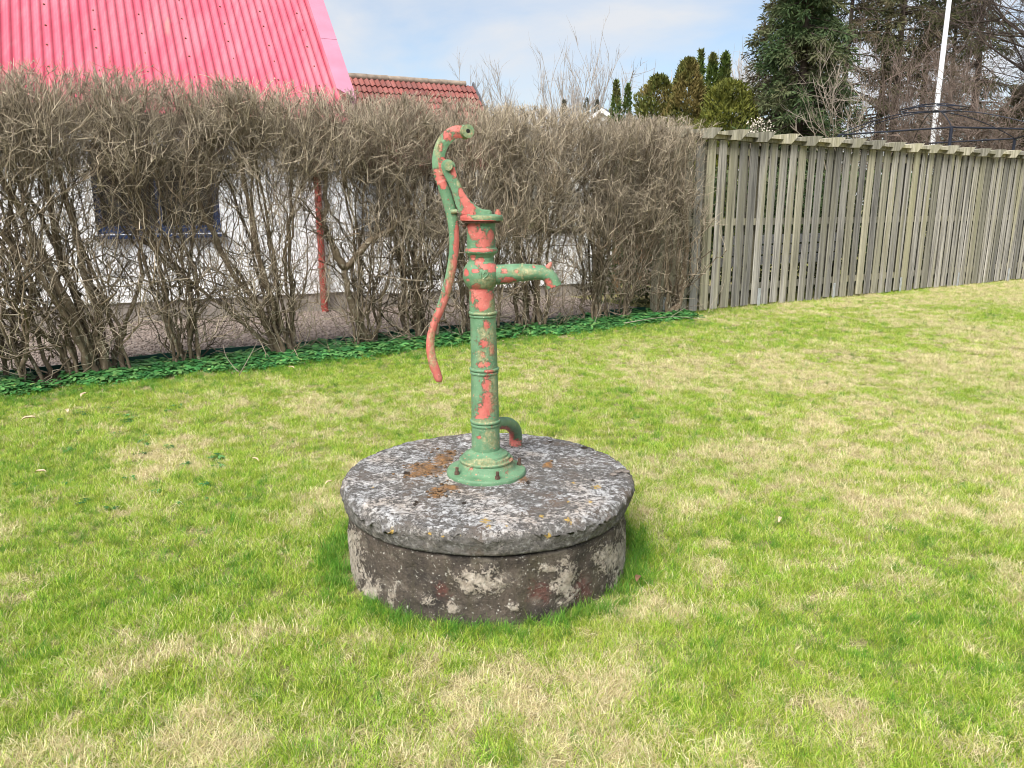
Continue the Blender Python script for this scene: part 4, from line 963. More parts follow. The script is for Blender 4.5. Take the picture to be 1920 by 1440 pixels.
fence_near = np.clip(1-(w+0.1)/0.25, 0, 1)*(s > FENCE_S-0.2); scl *= 1+0.5*fence_near
scl *= np.where(P[:, 1] > 7, 1.15, 1.0)
rot = np.stack([rng.normal(0, 0.10, len(P)), rng.normal(0, 0.10, len(P)), rng.random(len(P))*6.283], -1)
scatter('grass', np.concatenate([P, np.zeros((len(P), 1))], 1), rot, scl, idx, protos)

# ground elder along the foot of the hedge
ELD = m_grass('ground_elder', ((0.0, (0.022, 0.105, 0.026)), (0.5, (0.05, 0.185, 0.045)), (0.85, (0.12, 0.30, 0.085)), (1.0, (0.24, 0.36, 0.10))), 0.2, 2.0)
def elder():
    V = []; F = []; vv = []
    for k in range(rng.integers(5, 8)):
        a = rng.random()*6.283; h = rng.uniform(0.02, 0.075); out = rng.uniform(0.01, 0.07); c = np.array([out*math.cos(a), out*math.sin(a), h]); v = rng.random()
        for j in (-1, 0, 1):
            aa = a+j*1.05; l = rng.uniform(0.04, 0.075)*(1.1 if j == 0 else 0.9); wd = l*0.55; tip = c+np.array([l*math.cos(aa), l*math.sin(aa), -0.012+rng.normal(0, 0.006)])
            sd = np.array([-math.sin(aa), math.cos(aa), 0])*wd/2; m1 = c*0.62+tip*0.38+np.array([0, 0, 0.004]); m2 = c*0.22+tip*0.78
            b = len(V); V += [c, m1-sd, m2-sd*0.75, tip, m2+sd*0.75, m1+sd]; F += [(b, b+1, b+5), (b+1, b+2, b+4, b+5), (b+2, b+3, b+4)]; vv += [v]*6
        b = len(V); sdv = np.array([0.0015, 0.0015, 0]); V += [np.array([0, 0, 0])-sdv, np.array([0, 0, 0])+sdv, c+sdv, c-sdv]; F.append((b, b+1, b+2, b+3)); vv += [v*0.5]*4
    return mesh_v('elder_plant', np.array(V), F, vv, ELD)
pe = [elder() for _ in range(8)]
nn = 10500; s = rng.uniform(-2.2, FENCE_S+0.25, nn); w = rng.normal(0.08, 0.24, nn)
k = (w < 0.40+0.45*(fbm2(s*1.6, s*0+8, 77)-0.45)+rng.normal(0, 0.05, nn)) & (w > -0.5) & ((w > -0.20) | (rng.random(nn) < 0.35)); k &= fbm2(s*2.2, w*4.5, 41, 3)+0.22*rng.random(nn) > 0.50; s, w = s[k], w[k]
xs_ = np.array([hedge_sw(*on_ground(px, py)[:2]) for px, py in [(random.uniform(10, 420), random.uniform(760, 960)) for _ in range(34)]]); s = np.concatenate([s, xs_[:, 0]]); w = np.concatenate([w, xs_[:, 1]])
Q = H0[None, :]+u_h*s[:, None]+n_h*w[:, None]; Q[:, 2] = 0
scatter('ground_elder', Q, np.stack([rng.normal(0, .15, len(Q)), rng.normal(0, .15, len(Q)), rng.random(len(Q))*6.283], -1), rng.uniform(0.6, 1.15, len(Q))*np.clip(1.25-1.3*np.clip(w, 0, 1), 0.45, 1), rng.integers(0, 8, len(Q)), pe)
# soil and leaf litter under the hedge
g = NG('hedge_soil'); p_ = g.pos()
soil = [hedge_pt(a, -0.29) for a in np.linspace(-5, 7.0, 3)]+[hedge_pt(a, 0.24+0.10*math.sin(a*2.7)+0.06*math.sin(a*6.1)) for a in np.linspace(7.0, -5, 70)]
sheet('soil', soil, 0.008, g.surface(g.mix(g.ramp(g.noise(p_, 30, 7, 0.7), (0.35, 0.0), (0.65, 1.0)), (0.045, 0.033, 0.022), (0.16, 0.12, 0.08)), 0.95, g.bump(g.noise(p_, 60, 5), 1.0, 0.03)))
LIT = m_grass('leaf_litter', ((0.0, (0.10, 0.065, 0.04)), (0.5, (0.23, 0.16, 0.10)), (1.0, (0.42, 0.33, 0.22))), 0.1, 3.0)
def litter():
    l = rng.uniform(0.02, 0.035); wd = l*0.5
    V = [(-l/2, 0, 0.004), (0, -wd/2, 0.010), (0, 0, 0.0), (0, wd/2, 0.012), (l/2, 0, 0.008)]
    return mesh_v('litter_leaf', np.array(V), [(0, 1, 2), (0, 2, 3), (1, 4, 2), (2, 4, 3)], np.full(5, rng.random()), LIT)
nn = 3600; sl_ = rng.uniform(-2.2, FENCE_S, nn); wl2 = rng.normal(0.02, 0.2, nn)
Ql = H0[None, :]+u_h*sl_[:, None]+n_h*wl2[:, None]; Ql[:, 2] = 0.012
scatter('leaf_litter', Ql, np.stack([rng.normal(0, .3, nn), rng.normal(0, .3, nn), rng.random(nn)*6.283], -1), rng.uniform(0.6, 1.4, nn), rng.integers(0, 10, nn), [litter() for _ in range(10)])
# loose gravel
def pebble():
    bm = bmesh.new(); bmesh.ops.create_icosphere(bm, subdivisions=1, radius=0.011)
    sx, sy, sz = rng.uniform(.7, 1.4, 3)
    for v in bm.verts: v.co = Vector((v.co.x*sx, v.co.y*sy, v.co.z*sz*0.7))*(1+random.uniform(-.15, .15))
    me = bpy.data.meshes.new('pebble'); bm.to_mesh(me); bm.free(); me.materials.append(MAT['grit']); return me
nn = 12000; s = rng.uniform(-3.6, 6.8, nn); w = -rng.uniform(0.3, 3.3, nn)
Q = H0[None, :]+u_h*s[:, None]+n_h*w[:, None]; Q[:, 2] = 0.008
scatter('gravel', Q, rng.random((nn, 3))*6.283, rng.uniform(0.5, 1.5, nn), rng.integers(0, 5, nn), [pebble() for _ in range(5)])
# plastic lawn edging behind the hedge
ed = MB(); pth = np.array([hedge_pt(a, -0.27+0.03*math.sin(a*1.7), 0.05+0.012*math.sin(a*2.3)) for a in np.linspace(-3.5, 6.6, 60)])
for a, b in zip(pth[:-1], pth[1:]): ed.prism([a-[0, 0, .09], b-[0, 0, .09], b+[0, 0, .045], a+[0, 0, .045]], -n_h*0.012)
edo = ed.build('lawn_edging', MAT['edge']); tag(edo, 'dark green plastic lawn edging strip between gravel bed and hedge', 'lawn edging')

# ------------------------------------------------------------------ the bare hedge: separate shrubs
def unit(a): return a/(np.linalg.norm(a, axis=-1, keepdims=True)+1e-9)
HTOP = 2.50
def htop(s): return HTOP+0.02*np.sin(s*1.7+1)+0.02*np.sin(s*4.1)
def grow(parent, prad, n, t0, t1, l0, l1, r0, r1, spread, upw, K, wob, zpow=None, hw=0.52):
    """n child twigs on random points of the parent polylines, kept inside the clipped hedge"""
    Np, Kp, _ = parent.shape
    i = rng.integers(0, Np, n); t = rng.uniform(t0, t1, n)*(Kp-1); k = np.minimum(t.astype(int), Kp-2); f = (t-k)[:, None]
    A = parent[i, k]*(1-f)+parent[i, k+1]*f; T = unit(parent[i, k+1]-parent[i, k])
    D = unit(T*0.8+rng.normal(0, spread, (n, 3))+np.array([0, 0, upw]))
    ln = rng.uniform(l0, l1, n)
    E = A+D*ln[:, None]; s, w = hedge_sw(E[:, 0], E[:, 1]); s0, w0 = hedge_sw(A[:, 0], A[:, 1])
    lim = htop(s)+rng.normal(0, 0.014, n)
    sc = np.where(E[:, 2] > lim, np.clip((lim-A[:, 2])/np.maximum(E[:, 2]-A[:, 2], 1e-6), 0.08, 1), 1.0)
    wm = hw*(0.55+0.45*np.clip(E[:, 2]/1.6, 0, 1))+rng.normal(0, 0.05, n)
    sc = np.minimum(sc, np.where(np.abs(w) > wm, np.clip((wm-np.sign(w)*w0)/np.maximum(np.abs(w-w0), 1e-6), 0.1, 1), 1.0))
    ln = ln*sc
    tt = np.linspace(0, 1, K)[None, :, None]
    B = unit(rng.normal(0, 1, (n, 3))+np.array([0, 0, 0.5]))*(ln*wob*rng.uniform(0.2, 1, n))[:, None]
    P_ = A[:, None, :]+D[:, None, :]*ln[:, None, None]*tt+B[:, None, :]*(tt*tt)
    if K > 3: P_[:, 1:-1] += rng.normal(0, 1, (n, K-2, 3))*(ln*0.050)[:, None, None]
    P_[:, :, 2] = np.maximum(P_[:, :, 2], 0.03)
    over = P_[:, :, 2]-(htop(s)[:, None]+0.06); P_[:, :, 2] -= np.maximum(over, 0)
    rr_ = np.minimum(rng.uniform(r0, r1, n), prad[i]*0.85)
    return P_, rr_
def taper(r, K, end): return r[:, None]*np.linspace(1, end, K)[None, :]
LIGHTBARK = MAT['greytree']
def shrub(label, s0, stems, ext, dens, lean=0.0, low=1.5):
    c = hedge_pt(s0)
    root = thing('hedge_shrub', c, label, 'shrub', 'bare hedge shrubs in a clipped row')
    SP_, SR = [], []
    for st in stems:
        pts = np.array([hedge_pt(s0+a, b, z) for a, b, z in st[0]]); K = 14
        p = resample(pts, K); p[1:-1] += rng.normal(0, 0.014, (K-2, 3)); r = st[1]*np.linspace(1, 0.42, K)**1.0
        r[0] *= 1.3; r *= 1+0.12*rng.normal(0, 1, K)
        V, F = tubes(p[None], r[None], 8, caps=True)
        mk('stem', V, F, MAT['stem'], root, True); SP_.append(p); SR.append(st[1]*0.6)
    Pp = np.array(SP_); Rp = np.array(SR)
    i = S_.index(s0)
    sl = (S_[i-1]+s0)/2 if i else s0-0.5; sh_ = (S_[i+1]+s0)/2 if i+1 < len(S_) else s0+0.04
    wid = sh_-sl; q = wid/0.6
    b1, r1 = grow(Pp, Rp, int(20*dens), 0.15, 0.9, 0.35, 0.95, 0.006, 0.012, 0.55, 0.35, 8, 0.30)
    if i >= 7: low *= 0.4
    b1b, r1b = grow(Pp, Rp, int((38 if i > 5 else 26)*low), 0.03, 0.5, 0.35, 1.2, 0.004, 0.011, 0.65, 0.22, 8, 0.35); b1 = np.concatenate([b1, b1b]); r1 = np.concatenate([r1, r1b])
    # branches that fill the clipped volume evenly: each seed is reached from the nearest lower wood
    ns_ = int((300 if i < 6 else 420)*q); zt0 = 1.75 if i < 6 else 1.05
    zz = np.where(rng.random(ns_) < (0.66 if i < 6 else 0.85), rng.uniform(zt0, 2.44, ns_), rng.uniform(0.45, zt0, ns_))
    ss = rng.uniform(sl-0.08, sh_+0.08, ns_); ww = rng.uniform(-1, 1, ns_)*(0.32+0.20*np.clip(zz/1.8, 0, 1))
    E = H0[None]+u_h*ss[:, None]+n_h*ww[:, None]; E[:, 2] = np.minimum(zz, htop(ss)-0.05)
    Mp = np.concatenate([Pp.reshape(-1, 3), b1[:, 2:].reshape(-1, 3)])
    dz = E[:, None, 2]-Mp[None, :, 2]; dh = np.hypot(E[:, None, 0]-Mp[None, :, 0], E[:, None, 1]-Mp[None, :, 1])
    cost = dh*1.2+np.abs(dz-0.35)*0.8+np.where(dz < 0.08, 5.0, 0.0)+rng.random(dz.shape)*0.10
    A = Mp[np.argmin(cost, 1)]; K = 8; tt = np.linspace(0, 1, K)[None, :, None]
    Dv = E-A; ln = np.linalg.norm(Dv, axis=1)
    B = rng.normal(0, 1, (ns_, 3))*(ln*0.14)[:, None]+np.array([0, 0, -0.12])*ln[:, None]
    bf_ = A[:, None]+Dv[:, None]*tt+B[:, None]*(4*tt*(1-tt)); bf_[:, 1:-1] += rng.normal(0, 0.010, (ns_, K-2, 3)); bf_[:, :, 2] = np.maximum(bf_[:, :, 2], 0.05)
    rf_ = rng.uniform(0.0035, 0.0075, ns_)*np.clip(ln, 0.5, 1.3)
    b2, r2 = grow(b1, r1, int(230*dens), 0.15, 1.0, 0.20, 0.50, 0.0036, 0.0062, 0.65, 0.25, 6, 0.30)
    b2b, r2b = grow(bf_, rf_, int(1000*q), 0.35, 1.0, 0.12, 0.38, 0.0030, 0.0052, 0.75, 0.30, 5, 0.25)
    P6 = lambda p, n: np.stack([np.stack([np.interp(np.linspace(0, 1, n), np.linspace(0, 1, p.shape[1]), p[j, :, c]) for c in range(3)], -1) for j in range(len(p))])
    b2all = np.concatenate([P6(b2, 5), b2b]); r2all = np.concatenate([r2, r2b])
    b3, r3 = grow(b2all, r2all, int(1500*q*dens*(0.65 if i < 7 else 0.5)), 0.2, 1.0, 0.08, 0.22, 0.0022, 0.0038, 0.70, 0.20, 3, 0.20)
    hi = b2all[b2all[:, -1, 2] > (1.7 if i < 6 else 1.15)]
    b3b, r3b = grow(hi, np.full(len(hi), 0.0045), int((1900 if i < 6 else 3300)*q), 0.2, 1.0, 0.07, 0.20, 0.0023, 0.0038, 0.75, 0.30, 3, 0.18)
    hi = b2all[b2all[:, -1, 2] > 2.1]
    b3c, r3c = grow(hi, np.full(len(hi), 0.0045), int(1700*q), 0.3, 1.0, 0.05, 0.16, 0.0017, 0.0028, 0.55, 0.9, 3, 0.12)
    b3 = np.concatenate([b3, b3b, b3c]); r3 = np.concatenate([r3, r3b, r3c])
    n0 = 0; VV, FF, av = [], [], []
    for p, r, sd, e in ((b1, r1, 5, 0.5), (bf_, rf_, 4, 0.5), (b2all, r2all, 3, 0.5), (b3, r3, 3, 0.5)):
        V, F = tubes(p, taper(r, p.shape[1], e), sd); VV.append(V); FF.append(F+n0); n0 += len(V); av.append(np.repeat(rng.random(len(p)), p.shape[1]*sd))
    o = mk('twigs', np.concatenate(VV), np.concatenate(FF), MAT['wood'], root, True, {'v': np.concatenate(av)}); o['kind'] = 'stuff'
    o.data.materials.append(MAT['twig']); nf = [len(f) for f in FF]
    o.data.polygons.foreach_set('material_index', np.repeat(np.array([0, 0, 1, 1], np.int32), nf))
    return root
def fan(n, sp0, ext, r0, r1, lean=0.0, wsp=0.10, ztop=1.9, bow=0.15):
    st = []
    for k in range(n):
        a0 = random.gauss(0, sp0); w0 = random.gauss(0, wsp*0.6); e = random.uniform(-ext, ext); we = random.uniform(-0.34, 0.34); zt_ = random.uniform(ztop-0.5, ztop+0.35)
        bw = random.uniform(-bow, bow)
        st.append(([(a0, w0, -0.03), (a0+0.10*e+lean*0.12+bw*0.3, w0+0.1*we, zt_*0.18), (a0+0.38*e+lean*0.45+bw, w0+0.35*we, zt_*0.5), (a0+0.75*e+lean*0.8+bw*0.5, w0+0.75*we, zt_*0.8), (a0+e+lean, w0+we, zt_)], random.uniform(r0, r1)))
    return st
sh = lambda px, py: s_at_px(px, py)
S_ = [sh(-60, 740), sh(30, 712), sh(178, 702), sh(345, 682), sh(520, 664), sh(650, 642), sh(775, 640), sh(895, 632), sh(1005, 622), sh(1105, 607), sh(1180, 603), sh(1250, 593)]
shrub('leafless hedge shrub cut off by the left edge of the photo', S_[0], fan(9, .14, .5, .014, .030), .5, 0.8)
shrub('spindly leafless hedge shrub left of the thick clump, near the left edge', S_[1], fan(7, .10, .4, .010, .022), .5, 0.7)
th = [([(0.0, 0.02, -.03), (-0.06, 0.05, .25), (-0.16, 0.08, .7), (-0.33, 0.10, 1.2), (-0.52, 0.06, 1.8)], 0.050), ([(-0.08, 0.0, -.03), (-0.30, 0.02, .35), (-0.62, 0.04, .62), (-1.0, 0.02, 0.95)], 0.030), ([(0.08, 0.03, -.03), (0.07, 0.06, .4), (0.0, 0.1, 1.0), (-0.12, 0.1, 1.9)], 0.042), ([(0.12, -.04, -.03), (0.2, -.02, .3), (0.42, 0.05, .8), (0.5, 0.1, 1.7)], 0.026), ([(-0.05, 0.05, -.03), (-0.12, 0.12, .4), (-0.38, 0.16, 1.0), (-0.75, 0.2, 1.6)], 0.034)]
shrub('leafless hedge shrub with the thickest leaning clump of trunks, left of the window', S_[2], th+fan(9, .14, .45, .012, .028, -0.4), .6, 1.1)
shrub('slender leafless hedge shrub rising in front of the blue window', S_[3], fan(8, .10, .35, .010, .022, -0.1), .4, 1.0)
th = [([(0.0, 0.02, -.03), (-0.16, 0.04, .35), (-0.42, 0.08, .85), (-0.62, 0.08, 1.3), (-0.8, 0.0, 1.9)], 0.040), ([(0.08, 0.04, -.03), (-0.02, 0.08, .4), (-0.2, 0.1, 1.0), (-0.28, 0.1, 1.8)], 0.036), ([(-0.06, 0.0, -.03), (-0.3, 0.02, .3), (-0.7, 0.03, .7), (-1.05, 0.0, 1.1)], 0.026), ([(0.1, 0, -.03), (0.12, .04, .6), (0.1, .1, 1.2), (0.2, .1, 1.9)], 0.026)]
shrub('leafless hedge shrub with two stout trunks leaning left, between window and downpipe', S_[4], th+fan(7, .10, .35, .012, .026, -0.3), .5, 1.0)
th = [([(0.14, 0.03, -.03), (-0.02, 0.06, .22), (-0.16, 0.10, .55), (-0.20, 0.12, .86)], 0.058), ([(-0.20, 0.12, .84), (-0.33, 0.12, 1.1), (-0.36, 0.12, 1.5), (-0.30, 0.1, 2.0)], 0.036), ([(-0.20, 0.12, .84), (-0.02, 0.18, 1.03), (0.22, 0.22, 1.2), (0.45, 0.2, 1.42), (0.6, 0.15, 1.9)], 0.034), ([(0.1, -.02, -.03), (0.22, 0.0, .4), (0.36, 0.05, 1.0), (0.34, 0.1, 1.8)], 0.020)]
shrub('leafless hedge shrub with a pale trunk forking like a Y before the red downpipe', S_[5], th+fan(6, .12, .4, .010, .02), .45, 0.8)
shrub('leafless hedge shrub directly left of the pump, behind its curved handle', S_[6], fan(11, .13, .42, .012, .028), .45, 1.05)
shrub('leafless hedge shrub directly behind the pump column', S_[7], fan(10, .13, .40, .012, .026), .45, 1.05, 0, 1.2)
shrub('leafless hedge shrub behind the pump spout', S_[8], fan(11, .13, .38, .012, .028), .45, 1.1, 0, 1.2)
shrub('leafless hedge shrub in front of the right end of the low white wall', S_[9], fan(11, .12, .36, .012, .030, 0.05), .4, 1.1)
shrub('leafless hedge shrub with thin upright stems in front of the brown gate', S_[10], fan(7, .09, .30, .010, .020), .35, .5, 0, 0.5)
th = [([(-0.05, 0.03, -.03), (0.13, 0.06, .22), (0.20, 0.10, .62), (0.17, 0.14, 1.05), (0.02, 0.18, 1.38), (-0.30, 0.22, 1.52)], 0.042), ([(-.02, 0.0, -.03), (0.09, 0.02, .3), (0.13, 0.05, .75), (0.14, 0.06, 1.3), (0.08, 0.08, 2.0)], 0.034), ([(-0.05, 0.05, -.03), (-0.12, 0.1, .4), (-0.18, 0.12, 1.0), (-0.1, 0.1, 1.8)], 0.026), ([(0.02, 0.02, -.03), (0.12, 0.1, .14), (0.18, 0.12, .4), (0.20, .1, .8), (0.16, .1, 1.5)], 0.032)]
shrub('leafless hedge shrub at the fence end with a thick stem curling over leftward', S_[11], th+fan(5, .10, .26, .012, .022), .3, .8, 0, 0.8)

# ------------------------------------------------------------------ trees beyond
FIR = m_leafy('dark_fir', (0.030, 0.062, 0.026), (0.100, 0.145, 0.056), (0.125, 0.122, 0.062), 0.8)
SPR = m_leafy('spruce_needles', (0.045, 0.056, 0.024), (0.105, 0.112, 0.045), (0.145, 0.108, 0.070), 0.7)
THU = m_leafy('thuja_green', (0.045, 0.085, 0.018), (0.125, 0.175, 0.040), (0.15, 0.145, 0.05), 1.3)
YEL = m_leafy('golden_cypress', (0.075, 0.095, 0.016), (0.20, 0.20, 0.038), (0.13, 0.145, 0.04), 1.1)
OLI = m_leafy('olive_conifer', (0.06, 0.085, 0.02), (0.18, 0.185, 0.05), (0.21, 0.16, 0.06), 1.0)
GRY = m_leafy('greyed_thuja', (0.085, 0.085, 0.065), (0.15, 0.14, 0.11), None)
def sprays(C, D, ln, wd, name, mat, parent):
    """narrow leaf blades at C, pointing along D"""
    n = len(C); D = unit(D); sd = unit(np.cross(D, rng.normal(0, 1, (n, 3))))
    ln = np.asarray(ln)[:, None]; wd = np.asarray(wd)[:, None]
    V = np.stack([C, C+D*ln*0.45-sd*wd/2, C+D*ln, C+D*ln*0.45+sd*wd/2], 1).reshape(-1, 3)
    F = np.arange(4*n).reshape(n, 4); return mk(name, V, F, mat, parent, False, {'v': np.repeat(rng.random(n), 4)})
def trunk(p, h, r, parent, mat, top=0.15, wob=0.05):
    K = 10; z = np.linspace(0, h, K); P_ = np.stack([p[0]+np.cumsum(rng.normal(0, wob, K)), p[1]+np.cumsum(rng.normal(0, wob, K)), z-0.05], -1); P_[0, :2] = p[:2]
    V, F = tubes(P_[None], (r*np.linspace(1, top, K))[None], 9, caps=True); mk('trunk', V, F, mat, parent, True); return P_
def conifer(name, label, px, Y, h, rad, nb, per, mat, group=None, droop=0.35, z0=0.5, shape=1.0, tr=0.16, ln=(0.10, 0.28), wd=0.055, limbs=True, cat='tree', up=0.0, gap=0.0, nfac=1.0):
    b = at_depth(px, 385, Y); b[2] = 0
    root = thing(name, b, label, cat, group); tp = trunk(b, h, tr, root, MAT['pinebark'])
    z = z0+(h-z0)*(1-np.sqrt(1-rng.random(nb)*0.985))if shape > 0.7 else rng.uniform(z0, h*0.98, nb)
    u = (z-z0)/(h-z0); a = rng.random(nb)*2*math.pi
    L = rad*(1-u)**shape*rng.uniform(0.6, 1.1, nb)+0.12
    L *= 0.75+0.5*np.array([fbm2(np.array([x*1.4]), np.array([q*0.8]), 3)[0] for x, q in zip(a, z)])
    if gap > 0:
        kp = fbm2(a*1.2, z*0.9, 61) > gap*0.55; z, u, a, L = z[kp], u[kp], a[kp], L[kp]; nb = len(z)
    tx = np.interp(z, tp[:, 2], tp[:, 0]); ty = np.interp(z, tp[:, 2], tp[:, 1])
    K = 5; t = np.linspace(0, 1, K)
    Pb = np.stack([tx[:, None]+np.cos(a)[:, None]*L[:, None]*t, ty[:, None]+np.sin(a)[:, None]*L[:, None]*t, z[:, None]+L[:, None]*(up*t-droop*t**2+0.12*t**3)], -1)
    if limbs:
        V, F = tubes(Pb, (0.012+0.012*L)[:, None]*np.linspace(1, 0.25, K)[None, :], 4); mk('limbs', V, F, MAT['pinebark'], root, True)['kind'] = 'stuff'
    m = int(nb*per*nfac); i = rng.integers(0, nb, m); tt = rng.random(m)**0.6; k = np.minimum((tt*(K-1)).astype(int), K-2); f = (tt*(K-1)-k)[:, None]
    C = Pb[i, k]*(1-f)+Pb[i, k+1]*f; D = unit(Pb[i, k+1]-Pb[i, k])
    side = rng.normal(0, 0.5, (m, 3)); D2 = unit(D*0.7+side+np.array([0, 0, -0.35+up]))
    C = C+D2*(rng.random(m)*0.22*(0.5+L[i]/rad))[:, None]
    o = sprays(C, D2, rng.uniform(ln[0], ln[1], m), wd*rng.uniform(0.6, 1.3, m), 'foliage', mat, root); o['kind'] = 'stuff'
    return root
def spindle(label, px, Y, ytop, wpx, mat, n=5000, name='thuja', group=None, shape=0.55, lumps=0.25, base_px=None, cat='tree', ln=(0.10, 0.24), wd=0.07, skew=0.0):
    """column or dome shaped evergreen: leaf sprays through the outer shell of an uneven crown"""
    b = at_depth(px, 385, Y); b[2] = 0; h = at_depth(px, ytop, Y)[2]; rad = wpx/2*Y*1.3/FPX
    root = thing(name, b, label, cat, group); trunk(b, h*0.8, 0.09, root, MAT['pinebark'])
    z = h*(0.04+0.96*rng.random(n)); u = z/h; a = rng.random(n)*2*math.pi
    prof = np.where(u < 0.35, 0.82+0.5*u, 1.0)*np.clip(1-u, 0, 1)**shape*1.15
    lum = 1+lumps*2*(fbm2(a*1.3+px, z*1.1, 91, 3)-0.5)+lumps*1.2*(fbm2(a*3.1+px, z*2.6, 57, 2)-0.5)
    rr_ = rad*prof*lum*(1-0.45*rng.random(n)**2)
    C = np.stack([b[0]+rr_*np.cos(a)+skew*z, b[1]+rr_*np.sin(a), z], -1)
    D = np.stack([np.cos(a)*0.5, np.sin(a)*0.5, np.full(n, 0.8)], -1)+rng.normal(0, 0.4, (n, 3))
    o = sprays(C, D, rng.uniform(ln[0], ln[1], n), wd*rng.uniform(0.6, 1.4, n), 'foliage', mat, root); o['kind'] = 'stuff'
    return root
conifer('fir_tree', 'dense dark green fir with drooping branches right of the golden cypress, behind the fence', 1487, 25, 11.5, 1.85, 440, 170, FIR, None, 0.40, 0.4, 0.60, 0.2, (0.08, 0.22), 0.048)
conifer('fir_tree', 'greyish sparse fir partly hidden behind the dense dark green fir', 1442, 29, 10.5, 2.2, 330, 120, SPR, None, 0.25, 0.5, 0.62, 0.2, (0.08, 0.22), 0.045)
spr = [(1566, 30, 0.13, 'tall sparse spruce closest behind the dense dark fir'), (1640, 31, 0.15, 'tall sparse spruce, left one of the close pair of dark trunks'), (1658, 30, 0.17, 'tall sparse spruce, right one of the close pair of dark trunks'), (1718, 32, 0.15, 'tall sparse spruce between the paired trunks and the flagpole'), (1760, 33, 0.12, 'tall sparse spruce showing just left of the flagpole'), (1797, 30, 0.15, 'tall sparse spruce with its trunk just right of the flagpole')]
for (px, Y, r, lb) in spr:
    conifer('spruce_tree', lb, px, Y, random.uniform(12.5, 14.5), 2.2, 165, 120, SPR, 'tall spruces behind the fence', 0.30, 2.2, 0.35, r*1.1, (0.10, 0.28), 0.042, gap=0.82)
spindle('narrow thuja, taller left one of the pair left of the olive conifers', 1149, 38, 153, 31, THU, 2900, group='thujas beyond the hedge', shape=0.65)
spindle('narrow thuja, shorter right one of the pair left of the olive conifers', 1170, 38.6, 160, 27, THU, 2500, group='thujas beyond the hedge', shape=0.65)
spindle('distant greyish thuja, left one of the far pair by the bare trees', 1055, 58, 188, 26, GRY, 1800, group='distant greyish thujas', shape=0.6)
spindle('distant greyish thuja beside the far bare trees, middle of three', 1096, 58, 186, 22, GRY, 1600, group='distant greyish thujas', shape=0.55)
spindle('distant greyish thuja nearest the white gable of the shed', 1115, 58, 187, 20, GRY, 1600, group='distant greyish thujas', shape=0.55)
spindle('rounded olive conifer at the left of the evergreen group', 1226, 31, 145, 70, OLI, 11000, 'conifer', shape=0.36, lumps=0.7)
spindle('tall lumpy olive conifer in the middle of the evergreen group', 1281, 30, 114, 76, OLI, 14000, 'conifer', shape=0.46, lumps=0.75)
spindle('slim pointed thuja spire rising from the lumpy olive conifer', 1300, 31.5, 98, 24, THU, 2500, shape=0.7)
spindle('pointed green thuja, left one of the tall pair right of the olive conifers', 1322, 31, 104, 38, THU, 4600, group='tall green thujas', shape=0.62)
spindle('pointed green thuja, right one of the tall pair right of the olive conifers', 1344, 31, 103, 42, THU, 4600, group='tall green thujas', shape=0.62)
spindle('bushy golden cypress in front of the tall thuja pair, above the fence start', 1355, 26, 154, 100, YEL, 15000, 'golden_cypress', shape=0.36, lumps=0.8, ln=(0.08, 0.2), wd=0.05)

def bare_tree(label, px, Y, ytop, nst, ext, mat, name='bare_tree', group=None, tr=0.06, lev=(26, 240, 1500), lens=((0.8, 2.2), (0.4, 1.2), (0.2, 0.6)), r=(0.022, 0.010, 0.006), upw=0.6, spread=0.35, lean=(0, 0), single=False, cat='tree', droop=0.0):
    b = at_depth(px, 385, Y); b[2] = 0; h = at_depth(px, ytop, Y)[2]
    root = thing(name, b, label, cat, group)
    SPs = []
    for k in range(nst):
        a = random.random()*6.283; e = ext*random.uniform(0.3, 1.0); hh = h*random.uniform(0.75, 1.0)
        q = np.array([b+np.array([0.06*math.cos(a), 0.06*math.sin(a), 0]), b+np.array([e*0.2*math.cos(a)+lean[0]*0.2, e*0.2*math.sin(a)+lean[1]*.2, hh*0.35]), b+np.array([e*0.6*math.cos(a)+lean[0]*0.6, e*0.6*math.sin(a)+lean[1]*.6, hh*0.7]), b+np.array([e*math.cos(a)+lean[0], e*math.sin(a)+lean[1], hh*(1-droop)])])
        p = resample(q, 12); p[1:-1] += rng.normal(0, 0.02*h/6, (10, 3)); SPs.append(p)
        V, F = tubes(p[None], (tr*random.uniform(0.7, 1)*np.linspace(1, 0.25, 12))[None], 7, caps=True); mk('trunk', V, F, mat, root, True)
    cur = np.array(SPs); VV, FF = [], []; n0 = 0
    for li, n in enumerate(lev):
        Np, Kp, _ = cur.shape; i = rng.integers(0, Np, n); t = rng.uniform(0.25 if li == 0 else 0.12, 1, n)*(Kp-1); k = np.minimum(t.astype(int), Kp-2); f = (t-k)[:, None]
        A = cur[i, k]*(1-f)+cur[i, k+1]*f; T = unit(cur[i, k+1]-cur[i, k])
        D = unit(T*0.7+rng.normal(0, spread, (n, 3))+np.array([lean[0]*0.03, lean[1]*0.03, upw])); ln = rng.uniform(*lens[li], n)
        K = 6 if li == 0 else 4; tt = np.linspace(0, 1, K)[None, :, None]
        B = unit(rng.normal(0, 1, (n, 3))+np.array([0, 0, 0.6-droop*2.5]))*(ln*0.3)[:, None]
        cur = A[:, None, :]+D[:, None, :]*ln[:, None, None]*tt+B[:, None, :]*tt*tt
        V, F = tubes(cur, (r[li]*rng.uniform(0.7, 1.2, n))[:, None]*np.linspace(1, 0.4, K)[None, :], 4 if li < 1 else 3); VV.append(V); FF.append(F+n0); n0 += len(V)
    o = mk('branches', np.concatenate(VV), np.concatenate(FF), mat, root, True); o['kind'] = 'stuff'
    return root
